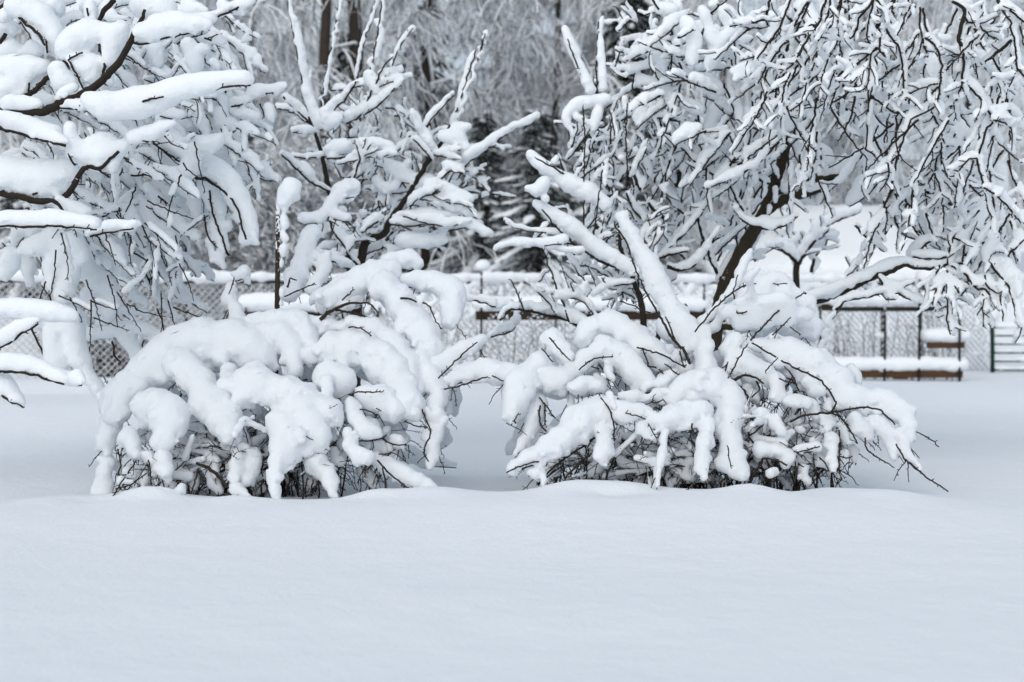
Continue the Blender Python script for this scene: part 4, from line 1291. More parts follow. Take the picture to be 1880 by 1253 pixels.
# dark twigs hanging at the top right
hang = [
    ('1416,-8,2.4 1412,10,2.4 1405,36,2.2 1410,46,1.6|1405,37,2 1372,43,1.7 1340,49,1.4', 10, 8.7),
    ('1454,-6,2.2 1446,15,2.2 1436,40,2.2 1425,60,2.2 1405,88,2 1390,108,1.6|1388,104,1.8 1372,108,1.5 1360,111,1.4', 10, 8.6),
    ('1491,-6,2 1476,26,2 1460,60,2 1446,78,1.8 1420,92,1.5|1427,95,1.4 1410,112,1.4', 11, 8.8),
    ('1436,83,2 1425,100,2 1406,124,2 1400,140,1.8 1391,154,1.4', 9, 8.7), ('1451,134,1.8 1440,160,1.8 1435,185,1.7 1428,218,1.4', 8, 8.5),
    ('1409,168,2 1398,195,2 1382,225,1.7 1362,250,1.4|1408,178,1.6 1390,210,1.6 1368,222,1.3', 9, 8.7), ('1412,178,1.6 1416,190,1.6 1421,206,1.4|1407,190,1.5 1415,198,1.4', 6, 8.8),
    ('1481,152,1.8 1477,170,1.8 1470,190,1.7 1450,204,1.4|1462,110,1.6 1472,125,1.5 1478,147,1.3|1464,112,1.8 1447,125,1.6 1432,135,1.4', 9, 8.6),
    ('1518,-6,2.4 1510,20,2.4 1505,40,2.4 1490,60,2.2 1475,85,2.2 1464,105,2|1503,45,2 1485,48,1.8 1478,70,1.6', 9, 8.5), ('1524,-6,2.2 1522,20,2.2 1514,45,2 1505,70,2 1500,100,1.8 1490,130,1.6|1502,75,1.6 1518,60,1.4', 8, 8.4),
    ('1526,68,1.8 1510,80,1.8 1498,100,1.6 1492,112,1.4|1520,108,1.6 1508,145,1.5 1503,180,1.3', 7, 8.6), ('1536,110,1.7 1533,130,1.7 1525,150,1.6 1518,175,1.5 1512,200,1.3', 9, 8.5),
    ('1545,145,1.8 1535,165,1.8 1528,185,1.6 1523,200,1.3', 9, 8.8), ('1554,-6,2 1560,20,1.8 1558,42,1.6 1563,50,1.4|1545,-6,1.8 1538,20,1.7 1538,40,1.5 1542,70,1.3', 7, 8.7),
    ('1604,-6,2.4 1590,20,2.4 1576,35,2.2 1573,55,2 1560,72,1.6|1604,0,2.2 1597,30,2 1592,55,2 1592,75,1.6 1598,80,1.3', 9, 8.4), ('1608,-2,2 1622,18,2 1630,32,1.8 1637,43,1.4|1606,0,1.6 1613,25,1.4', 7, 8.6),
    ('1614,52,2.2 1615,75,2.2 1615,95,2 1624,98,1.4|1615,84,2.2 1600,97,2.2 1578,115,2 1560,132,1.8 1550,144,1.5|1600,98,1.8 1596,130,1.6 1592,165,1.3|1592,108,1.6 1586,130,1.5 1562,154,1.2', 11, 8.5),
    ('1622,48,2 1635,68,2 1645,81,2 1650,82,2 1655,110,2 1659,140,2 1656,168,1.8 1630,175,1.3|1656,168,1.4 1660,176,1.2', 12, 8.7),
    ('1670,-6,2 1664,20,1.8 1660,38,1.6 1647,65,1.3|1676,0,1.6 1668,20,1.5', 7, 8.5), ('1644,-6,2.6 1640,15,2.6 1635,18,2.4 1642,26,1.6', 8, 8.6),
    ('1688,62,1.8 1675,80,1.8 1662,96,1.4|1693,75,1.6 1686,95,1.5 1675,115,1.4|1694,70,2.2 1698,90,2 1702,98,1.5', 7, 8.8),
    ('1698,70,2.4 1712,80,2.2 1722,96,2.2 1728,117,2.2 1727,146,2.2 1722,178,2 1712,200,2 1675,218,1.8 1661,250,2 1648,285,1.8 1632,298,1.8 1612,317,1.6 1592,325,1.3|1723,160,2 1708,175,1.8 1696,190,1.4|1722,154,1.6 1690,163,1.5 1665,175,1.8|1630,300,1.8 1632,318,1.8 1625,340,1.5 1615,352,1.2', 14, 8.6),
    ('1748,3,3 1760,10,3.2 1770,18,3.4 1767,38,4 1760,72,4 1766,90,3 1769,122,2.6 1766,148,2.6 1792,172,2.2 1810,196,2.2 1824,221,2.2 1810,240,2.2 1802,270,2.2 1794,291,2.4 1804,334,2.4 1814,378,2.2 1821,405,1.8 1825,425,1.4|1770,30,2.2 1778,42,2 1792,42,2 1800,50,1.8 1815,65,1.6 1826,72,1.2|1763,80,2 1775,88,1.8|1766,150,2 1758,178,1.8 1745,200,1.5|1765,98,1.5 1740,118,1.3|1824,221,1.8 1848,228,1.6 1862,240,1.3|1794,291,1.8 1780,292,1.8 1766,308,1.6 1750,325,1.3|1806,345,1.8 1835,365,1.8 1855,385,1.7 1874,410,1.3|1768,20,2 1782,22,1.8', 15, 8.6),
    ('1826,-4,2.4 1850,16,2.2 1868,32,2 1890,48,2|1830,2,2 1843,25,2 1855,40,2 1856,55,2 1862,75,2 1866,105,2 1868,126,2 1882,142,2|1868,128,1.6 1858,150,1.4 1852,160,1.2', 13, 8.5),
    ('1857,74,3.4 1842,88,3.2 1822,104,2.8 1808,114,1.8|1822,106,2 1835,128,2 1844,140,1.8|1840,92,1.8 1837,112,1.6', 9, 8.7),
    ('1785,95,1.8 1792,120,1.6 1795,146,1.3|1800,0,2 1806,10,2', 9, 8.8), ('1602,176,3 1594,198,2.2 1592,225,2 1592,250,1.8 1590,275,1.8 1607,286,1.4|1603,174,2.6 1612,150,2.2 1628,135,2 1652,120,1.6|1602,178,2 1620,192,1.8 1640,206,1.7 1655,208,1.5 1670,203,1.2|1600,178,1.6 1575,195,1.3', 14, 8.9),
    ('1532,145,1.6 1550,160,1.5 1548,150,1.5', 8, 9.0), ('1545,147,2 1533,168,2 1520,195,1.6', 9, 9.0), ('1527,195,3.4 1545,200,3.6 1565,200,2.4|1542,196,3 1548,182,2.6 1558,174,2.2', 9, 9.3),
    ('1700,118,1.8 1695,140,1.6 1705,148,1.4|1700,68,1.6 1712,75,1.5', 8, 8.8), ('1840,140,1.8 1832,160,1.6 1825,178,1.3|1834,135,1.6 1828,150,1.4', 8, 8.8),
    ('1720,270,2 1718,300,2 1716,318,2 1700,338,1.8 1686,340,1.4|1716,318,1.8 1725,345,1.7 1732,365,1.4 1728,375,1.3', 11, 9.1), ('1728,262,1.8 1728,300,1.6|1730,255,1.6 1740,270,1.4', 7, 9.0),
    ('1700,352,2.6 1715,362,2.4 1722,382,1.8|1697,352,1.5 1702,378,1.3', 9, 9.4), ('1742,374,2.6 1765,370,2 1770,374,1.6|1742,375,2.4 1770,385,2.2 1790,395,1.6|1780,340,2.2 1800,360,1.8', 9, 9.3),
    ('1678,350,1.6 1675,385,1.5 1670,415,1.3|1622,368,1.6 1628,400,1.5 1625,425,1.3', 6, 9.5), ('1640,380,2 1645,410,2 1660,432,1.8 1680,440,1.5|1640,382,2 1655,380,1.8', 9, 9.5),
]
for i, (st, r, dd) in enumerate(hang):
    B(st.split('|'), r * 0.7, [], dd, dd + T.rng.uniform(-0.1, 0.2), tw=2 + len(st) // 150, spur=36, start=0, back=2.6, lift=0.6)
# low boughs on the right
B(['1470,558,5 1505,553,6 1540,540,6.5 1575,522,6.5 1605,508,5.5 1620,505,5 1640,497,4.5 1656,488,4 1680,492,3 1706,494,3 1740,487,2.6 1776,482,2', '1672,475,2.6 1700,448,2.4 1716,441,1.8'], 11, ['1480,545,10 1540,525,12 1590,505,13 1625,488,14 1650,478,10'], 9.6, 9.4, spur=30)
B(['1535,570,3.2 1552,552,3 1590,546,2.6 1620,538,2.4 1636,535,2.2 1660,545,2 1690,556,1.8 1722,568,1.4', '1618,540,1.5 1628,552,1.4 1648,548,1.2', '1504,648,2 1520,618,2.2 1522,598,2.4 1536,572,2.6', '1612,508,2 1625,525,2 1650,532,1.6 1680,518,1.2'], 8, ['1660,538,9 1690,548,9'], 9.4, 9.3)
B(['1676,472,2.2 1710,477,2 1740,472,2'], 10, [], 9.5, 9.4)
B(['1740,487,2.2 1742,465,2.2 1748,440,2.4 1752,425,2|1745,436,2 1770,442,2 1792,440,2'.split('|')[0], '1748,437,2.2 1765,441,2.2 1790,440,2', '1752,430,1.8 1762,400,1.6 1765,360,1.4'], 8, [], 9.4, 9.4, tw=4)
B(['1815,480,2.4 1830,500,2.4 1850,525,2.2 1862,560,2 1868,595,1.8 1880,605,1.4', '1818,482,1.8 1845,495,1.8 1855,515,1.6 1868,545,1.3', '1812,480,2 1822,462,1.8 1832,435,1.6'], 12, ['1845,490,16 1870,530,16 1880,570,14'], 9.2, 9.1, tw=5)
B(['1770,502,2.4 1785,522,2.4 1797,532,2.2 1810,532,2 1830,560,1.7', '1808,505,1.8 1812,525,1.8 1830,540,1.5 1840,535,1.2', '1800,538,1.8 1803,565,1.7 1806,600,1.3', '1803,540,1.6 1815,555,1.5 1825,570,1.3'], 10, ['1800,515,14 1825,530,13', '1770,495,12'], 9.2, 9.2, tw=4)
B(['1736,502,2.2 1722,520,2 1715,545,1.8 1712,560,1.4', '1740,500,2 1738,530,1.8 1735,545,1.4', '1740,540,1.8 1740,565,1.8 1738,590,1.6 1745,615,1.3', '1745,512,2.6 1752,525,2.6 1760,538,2'], 8, ['1740,575,9 1748,595,12 1752,610,9'], 9.2, 9.1, tw=4)
B(['1880,440,2 1860,460,2 1853,466,2', '1860,462,1.8 1870,480,1.6'], 9, ['1870,430,16 1880,455,14'], 9.2, 9.2)
T.fill([(1400, -10, 1880, 240)], 28, (95, 140), (70, 150), (4, 7), (8.6, 9.0), bend=0.3, wpx=1.9, spur=30, snow=0.4, tw=1)
T.fill([(1420, -10, 1880, 300), (1560, 300, 1880, 420)], 95, (50, 140), (70, 170), (7, 14), (9.0, 10.2), bend=0.4, wpx=1.8, spur=18, tw=1, wob=0.3)
T.fill([(1215, 0, 1440, 300)], 52, (60, 200), (50, 130), (7, 13), (9.2, 10.2), bend=0.4, wpx=1.7, spur=16, tw=1, wob=0.3)
T.fill([(1200, 250, 1390, 490)], 52, (-150, -30), (50, 120), (5, 10), (10.3, 11.0), bend=0.3, wpx=1.7, spur=12, tw=1)
T.fill([(1720, 400, 1880, 530)], 34, (30, 140), (50, 100), (5, 9), (9.2, 9.9), bend=0.4, wpx=1.7, spur=18, tw=1)
T.fill([(1400, -10, 1880, 300), (1570, 250, 1880, 390)], 30, (50, 140), (60, 130), (13, 24), (9.8, 10.4), bend=0.4, wpx=1.6, spur=8, wob=0.3)
T.fill([(1230, 0, 1400, 290)], 12, (60, 150), (50, 110), (11, 18), (9.9, 10.5), bend=0.4, wpx=1.6, spur=8, wob=0.3)
T.finish()
print('leaning tree', T.ntri)

# ---------------------------------------------------------------- the two snow-buried bushes


class Bush(Plant):
    dz = 0.0

    def depth(s, v):
        return 7.55 + 0.62 * (905 - v) / 320.0

    def depth_blob(s, q, dm):
        return s.depth(q[:, 1]) + s.dz

    def bough(s, arms, twigs=3, amp=0.006):
        caps, made = [], []
        for b, dz in [(b, dz) for bl, dz in arms for b in (bl if isinstance(bl, list) else [bl])]:
            s.dz = dz
            q = parse(b)
            if len(q) > 2 and sum(a[1] for a in q) / len(q) < 775 and q[0][2] > 12 and s.rng.random() < 0.4:
                e = np.array(q)
                e[:, :2] += s.rng.normal(0, 10, 2) + (0, 10)
                e[:, 2] *= 0.78
                pp = [P(a[0], a[1], s.depth(a[1]) + dz + 0.16) for a in e]
                caps += [(*pp[i], e[i, 2] * 8 / F, *pp[i + 1], e[i + 1, 2] * 8 / F) for i in range(len(e) - 1)]
            q = resample(q, 8.0) if len(q) > 1 else np.array([q[0], (q[0][0] + 1.5, q[0][1] + 1, q[0][2])])
            n = len(q)
            dd = s.depth_blob(q, 0)
            wv = 0.90 + 0.14 * s.rng.normal(0, 1, n).clip(-1.5, 1.5)
            pp = [P(q[i, 0] + s.rng.normal(0, 0.12) * q[i, 2], q[i, 1] + s.rng.normal(0, 0.1) * q[i, 2], dd[i]) for i in range(n)]
            for i in range(n - 1):
                caps.append((*pp[i], q[i, 2] * wv[i] * dd[i] / F, *pp[i + 1], q[i + 1, 2] * wv[i + 1] * dd[i + 1] / F))
            # smaller lumps along it, so that the load looks dropped rather than poured
            for i in range(n):
                if q[i, 2] > 9 and s.rng.random() < 0.5:
                    ro = q[i, 2] * s.rng.uniform(0.3, 0.6)
                    a = s.rng.uniform(-0.4, 3.6)
                    e = (q[i, 2] * 0.95 - ro * 0.45)
                    c0 = P(q[i, 0] + e * math.cos(a), q[i, 1] + e * math.sin(a), dd[i] - s.rng.uniform(-0.2, 0.85) * e * dd[i] / F)
                    m = dd[i] / F
                    caps.append((*c0, ro * m, *(c0 + s.rng.normal(0, 0.5, 3) * ro * m), ro * m * 0.8))
            # the bent cane the snow lies on, just under it, with thin side twigs poking out
            off = np.array([P(q[i, 0], q[i, 1] + q[i, 2] * 0.86, dd[i] - q[i, 2] * 0.25 * dd[i] / F) for i in range(n)])
            mb = MB()
            made.append(mb)
            mb.tube(off, np.linspace(0.005, 0.0025, n), 5)
            for _ in range(twigs):
                i = s.rng.integers(0, n)
                a = s.rng.uniform(0.2, 2.9)
                L = s.rng.uniform(18, 55)
                u0, v0 = q[i, 0] + s.rng.normal(0, 0.3) * q[i, 2], q[i, 1] + q[i, 2] * 0.8
                pl = [(u0 + L * f * math.cos(a), v0 + L * f * math.sin(a) * 0.8 + 10 * f * f, 1.1 - 0.4 * f) for f in np.linspace(0, 1, 4)]
                d0 = dd[i] + s.rng.uniform(-0.5, 0.2) * q[i, 2] * dd[i] / F
                qq, pts, f = s.stem_pts(pl, d0, d0 + s.rng.normal(0, 0.05), 6, 0.8)
                mb.tube(pts, qq[:, 2] * dd[i] / F, 4)
                s.spurs(mb, pts, 0.0028, 30, 0.006, 0.018)
        pars = [put('branch', mb.mesh('branch'), M_CANE, s.root) for mb in made]
        s.seed += 1
        me = snow_mesh('snow', caps, 0.0095, 0.013, amp, 0.05, s.seed)
        s.ntri += len(me.polygons)
        put_snow(me, pars[0], ms=M_SNOWB)

    def twig(s, st, dz=-0.14, bead=0.0, tw=0):
        mb, caps = MB(), []
        for t in (st if isinstance(st, list) else [st]):
            pl = parse(t)
            pl = [p if len(p) > 2 else (*p, 1.5) for p in pl]
            va, vb = pl[0][1], pl[-1][1]
            da, db = s.depth(va) + dz, s.depth(vb) + dz
            q, pts, f = s.stem_pts(pl, da, db, 6, 0.7)
            mb.tube(pts, q[:, 2] * da / F, 5)
            s.spurs(mb, pts, 0.004, 34, 0.006, 0.016)
            if bead:
                caps += s.snow_on(q, da, db, bead, fat=False)
            if tw:
                s.twiglets(q, da, db, 0, tw, mb, caps, (10, 30))
        o = put('twig', mb.mesh('twig'), M_CANE, s.root)
        if caps:
            s.seed += 1
            put_snow(snow_mesh('snow', caps, 0.0095, 0.012, 0.003, 0.04, s.seed), o)

    def thicket(s, uc, uw, n, vtop, groups=12, snowy=0.5, ub=(0, 1880)):
        """the upright and arching stems inside the bush, with bits of snow held between them"""
        for g in range(groups):
            for _ in range(n):
                mb, caps = MB(), []
                u0 = uc + s.rng.normal(0, uw * 0.28)
                y0 = 8.05 + s.rng.normal(0, 0.16)
                x0 = P(u0, 900, y0)[0]
                z0 = float(gz(x0, y0)) - 0.03
                az = s.rng.uniform(0, 6.28)
                R = abs(s.rng.normal(0.25, 0.35))
                h = s.rng.uniform(0.3, (905 - vtop) / 325.0)
                t = np.linspace(0, 1, 10)
                pts = np.stack([x0 + math.cos(az) * R * t ** 1.4 + s.rng.normal(0, 0.008, 10), y0 + 0.6 * math.sin(az) * R * t ** 1.4 + s.rng.normal(0, 0.008, 10),
                                z0 + h * (1.5 * t - 0.75 * t * t * (1 + 0.3 * R))], -1)
                ue = CX + pts[:, 0] / pts[:, 1] * F
                if ue.min() < ub[0] or ue.max() > ub[1]:
                    continue
                mb.tube(pts, np.linspace(0.0055, 0.002, 10), 4)
                s.spurs(mb, pts, 0.003, 16, 0.008, 0.03)
                for _ in range(5):
                    i = s.rng.integers(2, 9)
                    dv = s.rng.normal(0, 1, 3) * (0.1, 0.08, 0.07)
                    p2 = pts[i] + dv
                    p3 = p2 + dv * 0.6 + (0, 0, -0.03)
                    mb.tube([pts[i], p2, p3], [0.0025, 0.002, 0.0014], 3)
                    s.spurs(mb, np.array([pts[i], p2, p3]), 0.002, 25, 0.006, 0.016)
                    if s.rng.random() < snowy:
                        r = s.rng.uniform(0.010, 0.028)
                        caps.append((*(pts[i] + (0, 0, r * 0.9)), r, *(p2 + (0, 0, r * 0.8)), r * s.rng.uniform(0.6, 1.0)))
                o = put('stem', mb.mesh('stem'), M_CANE, s.root)
                if caps:
                    s.seed += 1
                    me = snow_mesh('snow', caps, 0.010, 0.014, 0.003, 0.04, s.seed)
                    s.ntri += len(me.polygons)
                    put('snow_cover', me, M_SNOWB, o)['kind'] = 'stuff'

    def clumps(s, box, n, r, dz, per=1):
        """little caps of snow caught on the inner twigs"""
        lst = []
        for _ in range(n):
            u, v, rr = s.rng.uniform(box[0], box[2]), s.rng.uniform(box[1], box[3]), s.rng.uniform(*r)
            a, L = s.rng.uniform(-0.3, 1.9) * s.rng.choice([1, 1, -1]), rr * s.rng.uniform(0.8, 3.2)
            du, dv = L * math.cos(a), abs(L * math.sin(a))
            lst.append(('%.1f,%.1f,%.1f %.1f,%.1f,%.1f %.1f,%.1f,%.1f' % (u, v, rr, u + du * .5, v + dv * .4, rr * s.rng.uniform(.8, 1.1), u + du, v + dv, rr * s.rng.uniform(.5, .8)), s.rng.uniform(*dz)))
        lst.sort(key=lambda b: float(b[0].split(',')[0]))
        for i in range(0, n, per):
            s.bough(lst[i:i + per], 3, 0.004)

    def far_side(s, arms, yc=8.15):
        """the snow on the side turned away, shaped like the near side but coarser"""
        caps = []
        for b in arms:
            q = np.array(parse(b))
            if len(q) < 2:
                continue
            dd = s.depth(q[:, 1])
            pp = np.array([P(q[i, 0] + s.rng.normal(0, 8), q[i, 1], dd[i]) for i in range(len(q))])
            pp[:, 1] = 2 * yc - pp[:, 1] + 0.12
            pp[:, 2] = np.maximum(pp[:, 2] * 0.93 - 0.02, 0.02)
            rr = q[:, 2] * 8 / F * 0.95
            caps += [(*pp[i], rr[i], *pp[i + 1], rr[i + 1]) for i in range(len(q) - 1)]
        mb = MB()
        for c in caps[::2]:
            mb.tube([(c[0], c[1], c[2] - c[3] * 0.9), (c[4], c[5], c[6] - c[7] * 0.9)], 0.004, 4)
        o = put('branch', mb.mesh('branch'), M_CANE, s.root)
        me = snow_mesh('snow', caps, 0.018, 0.03, 0.005, 0.06, s.seed + 500)
        s.ntri += len(me.polygons)
        put('snow_cover', me, M_SNOWB, o)


L = Bush('snowy_bush', 'rounded snow-buried bush left of centre with an upright stake rising behind it', 'bush', None, 7.8, M_CANE, 0.0095, 16)
LA = [
    ['200,745,22 235,712,32 275,678,38 320,645,40 370,628,41 420,630,39 465,648,35 490,662,27', 0.02], ['470,612,22 505,615,26 533,640,23 541,670,19 540,682,17', 0.0], ['450,592,11 490,588,17 540,590,21 568,617,21 574,640,17 567,657,15', 0.0],
    ['556,590,14 600,600,17 632,604,11', 0.05], ['600,650,28 640,637,33 690,652,35 725,690,33 745,735,29 750,758,19', 0.0], ['598,692,30 628,705,26', -0.04], ['600,702,12 602,722,11', -0.14],
    [['455,705,32 490,713,34 530,722,33 570,740,29 600,757,25 611,763,23', '530,735,32 560,765,32 580,793,28 585,814,23', '520,760,28 525,795,32 525,822,28 512,850,18 503,880,13 508,908,11', '462,690,25 460,722,26 446,742,15'], -0.12],
    ['420,685,16 420,705,16 422,722,11', -0.02], [['355,690,26 385,735,32 410,772,31 424,798,23', '330,660,28 350,700,24'], -0.08], [['265,740,24 300,748,36 315,775,32 300,800,20 292,815,14'], -0.1],
    ['250,700,28 225,740,28 212,765,21', 0.0], ['198,806,21 192,818,18', 0.1], [['198,848,18 192,873,18 188,897,14', '177,905,10 195,906,14'], 0.16], ['206,770,19 201,798,18', 0.08],
    ['235,800,17 245,820,16 250,835,10', -0.02], ['300,843,18 302,868,18', -0.08], ['270,838,13', -0.02], ['331,893,12 332,900,10', -0.08], ['255,918,10 290,907,15 322,916,12', -0.1], ['222,882,7 242,886,6', -0.05],
    ['362,800,13 365,822,11', 0.25], ['342,842,13 356,852,12', 0.25], ['645,740,12 650,765,15 668,788,16 692,795,12', -0.08], ['640,792,11 642,815,15 655,835,16 675,843,13', -0.1], ['565,830,17 590,855,19 605,885,14 612,910,9', -0.02],
    ['692,845,12 720,860,17 760,882,16 800,897,7', 0.06], ['690,822,14 722,828,10', 0.12], ['665,725,21 700,735,26 725,752,22', -0.03], [['440,820,11 434,850,13 432,875,11', '430,895,11 448,908,12'], 0.0], ['465,830,16 460,860,14 450,890,12', 0.05],
    [['473,770,10 476,795,9', '470,815,9'], 0.18], ['640,590,12 690,608,20 728,643,25 753,690,24 765,714,15', 0.02], ['770,660,22 793,690,23 803,730,19 804,765,17', 0.06], ['815,700,15 824,725,11 821,757,11', 0.25], ['795,778,17 800,805,14 797,830,11 788,854,6', 0.1],
    ['755,735,17 763,757,15', -0.02], ['600,550,20 640,526,23 690,500,23 722,492,17', 0.05], ['640,545,19 680,510,17 720,478,15 750,474,19 761,485,13', 0.14], [['700,520,25 735,560,29 765,600,29 790,633,23 799,645,17'], 0.02],
    ['745,515,15 790,515,17 825,535,23 830,565,25 824,590,15', 0.08], ['590,555,18 625,560,18 655,545,17', 0.1], [['445,500,15 436,504,12', '428,522,12 420,545,14 430,560,10', '420,552,13', '432,568,13 440,592,15 438,600,14'], 0.1],
    [['650,345,20 625,352,18 610,372,13 600,390,13 588,398,12 560,402,12', '575,428,16 560,460,20 550,490,20 540,520,18 530,548,13', '600,470,12 590,500,14 570,530,14', '612,395,9 640,400,9', '566,455,10 582,470,9'], 0.22],
    ['770,692,18 800,673,15 840,650,15 870,632,14 884,622,9', 0.05], ['815,702,10 850,688,17 895,680,20 940,690,18 962,702,14', 0.05], ['675,770,12 690,785,10', 0.05], ['590,780,10 600,800,10', 0.2], ['610,830,10 625,850,9', 0.1],
    ['700,800,9 712,790,8', 0.1], ['385,660,14 372,690,14', 0.05],
]
for i in range(0, len(LA), 4):
    L.bough(LA[i:i + 4])
for st, dz in (('805,695,1.5 820,680,1.5 850,650,1.5 876,629,1.2', -0.09), ('815,715,1.6 850,707,1.6 885,695,1.5 896,692,1.2|903,690,1.3 925,700,1.2', -0.08), ('588,588,4 605,573,3.5 620,565,3 640,558,2.5 660,556,2 680,558,1.8 695,576,1.3|616,570,2.5 640,573,2 660,578,1.8 690,588,1.5 707,597,1.3|630,585,2 628,575,1.5', -0.02),
               ('640,602,1.4 655,601,1.5 668,606,1.4 682,617,1.2', -0.12), ('735,548,2 752,548,2 765,555,1.6|776,556,2 785,558,1.6 795,575,1.4 800,590,1.2 812,605,1.1', -0.1), ('522,545,1.4 550,533,1.4 578,520,1.2', -0.02), ('528,528,2 533,512,1.6 545,515,1.2', 0.05),
               ('628,552,1.6 640,542,1.4 650,532,1.2', -0.1), ('640,725,1.6 660,720,1.5 680,720,1.4 702,720,1.1', -0.16), ('660,752,1.3 680,755,1.3 692,765,1.1|690,750,1.1 700,755,1', -0.16), ('655,810,1.5 680,810,1.4 706,804,1.2', -0.04),
               ('702,805,1.6 720,815,1.6 745,817,1.3', -0.02), ('695,834,1.4 718,833,1.3', -0.05), ('693,845,1.8 715,870,1.7 735,885,1.6 753,902,1.4|703,855,1.6 707,880,1.5 710,902,1.4', -0.05), ('775,750,1.5 782,772,1.5 791,795,1.5 778,830,1.6 787,848,1.2|742,773,1.4 765,782,1.3 785,785,1.2', -0.02),
               ('230,875,1.4 215,900,1.5 207,916,1.5|270,868,1.3 240,890,1.4 212,898,1.4|240,890,1.4 232,908,1.4 218,918,1.4|272,845,1.4 276,870,1.4 278,890,1.3', -0.12), ('216,825,1.6 222,850,1.6 218,872,1.6 232,872,1.4|250,845,1.8 235,870,1.6', -0.02),
               ('360,850,3 385,860,3.4 405,880,3.2 420,897,2.4|365,860,2 358,885,1.8 352,905,1.5', -0.02), ('540,732,1.3 545,738,1.2|562,801,1.1 575,808,1', -0.24), ('325,735,2.4 342,712,1.6', 0.0), ('430,510,1.2 425,530,1.2 420,540,1', -0.02), ('565,875,1.6 560,900,1.6 552,912,1.6|575,880,1.6 570,905,1.6|590,870,1.8 575,905,1.8 560,912,2', 0.0)):
    L.twig(st.split('|'), dz)
L.thicket(490, 300, 6, 660, 8, 0.6, (225, 735))
L.thicket(505, 80, 14, 770, 4, 0.2, (400, 610))
L.thicket(340, 200, 4, 740, 3, 0.7, (225, 480))
L.clumps((200, 770, 470, 880), 34, (7, 15), (0.05, 0.35))
L.clumps((560, 760, 740, 870), 26, (6, 13), (0.05, 0.35))
L.clumps((400, 640, 620, 800), 16, (8, 15), (0.12, 0.35))
L.far_side([x if isinstance(x, str) else x[0] for x, _ in LA if len(x if isinstance(x, str) else x[0]) > 24][:24])
print('left bush', L.ntri)

# the stake behind it, snow balled on top and clinging to its right side
st = thing('wooden_stake', 'dark snow-flecked stake with a pear-shaped ball of snow on top', 'stake', (0, 0, 0))
b = MB()
pa, pb = P(505, 720, 8.3), P(511, 374, 8.3)
b.tube([pa, pa * 0.5 + pb * 0.5 + (0.004, 0, 0), pb], [0.017, 0.0155, 0.014], 10)
put('pole', b.mesh('pole'), M_STAKE, st)
caps = []
for bl in ('534,343,19 530,352,20 522,365,15 518,372,10', '522,380,7 524,388,6', '521,402,9 523,414,8', '519,430,8 523,436,8', '520,456,9 519,464,7', '515,482,6 514,488,6', '514,508,5', '516,532,7 516,540,6', '514,556,5'):
    q = parse(bl)
    q = q if len(q) > 1 else q + [(q[0][0] + 1, q[0][1] + 2, q[0][2])]
    for i in range(len(q) - 1):
        caps.append((*P(q[i][0], q[i][1], 8.31), q[i][2] * 8.3 / F, *P(q[i + 1][0], q[i + 1][1], 8.31), q[i + 1][2] * 8.3 / F))
put('snow_cover', snow_mesh('snow', caps, 0.0085, 0.012, 0.004, 0.04, 77), M_SNOW, st)

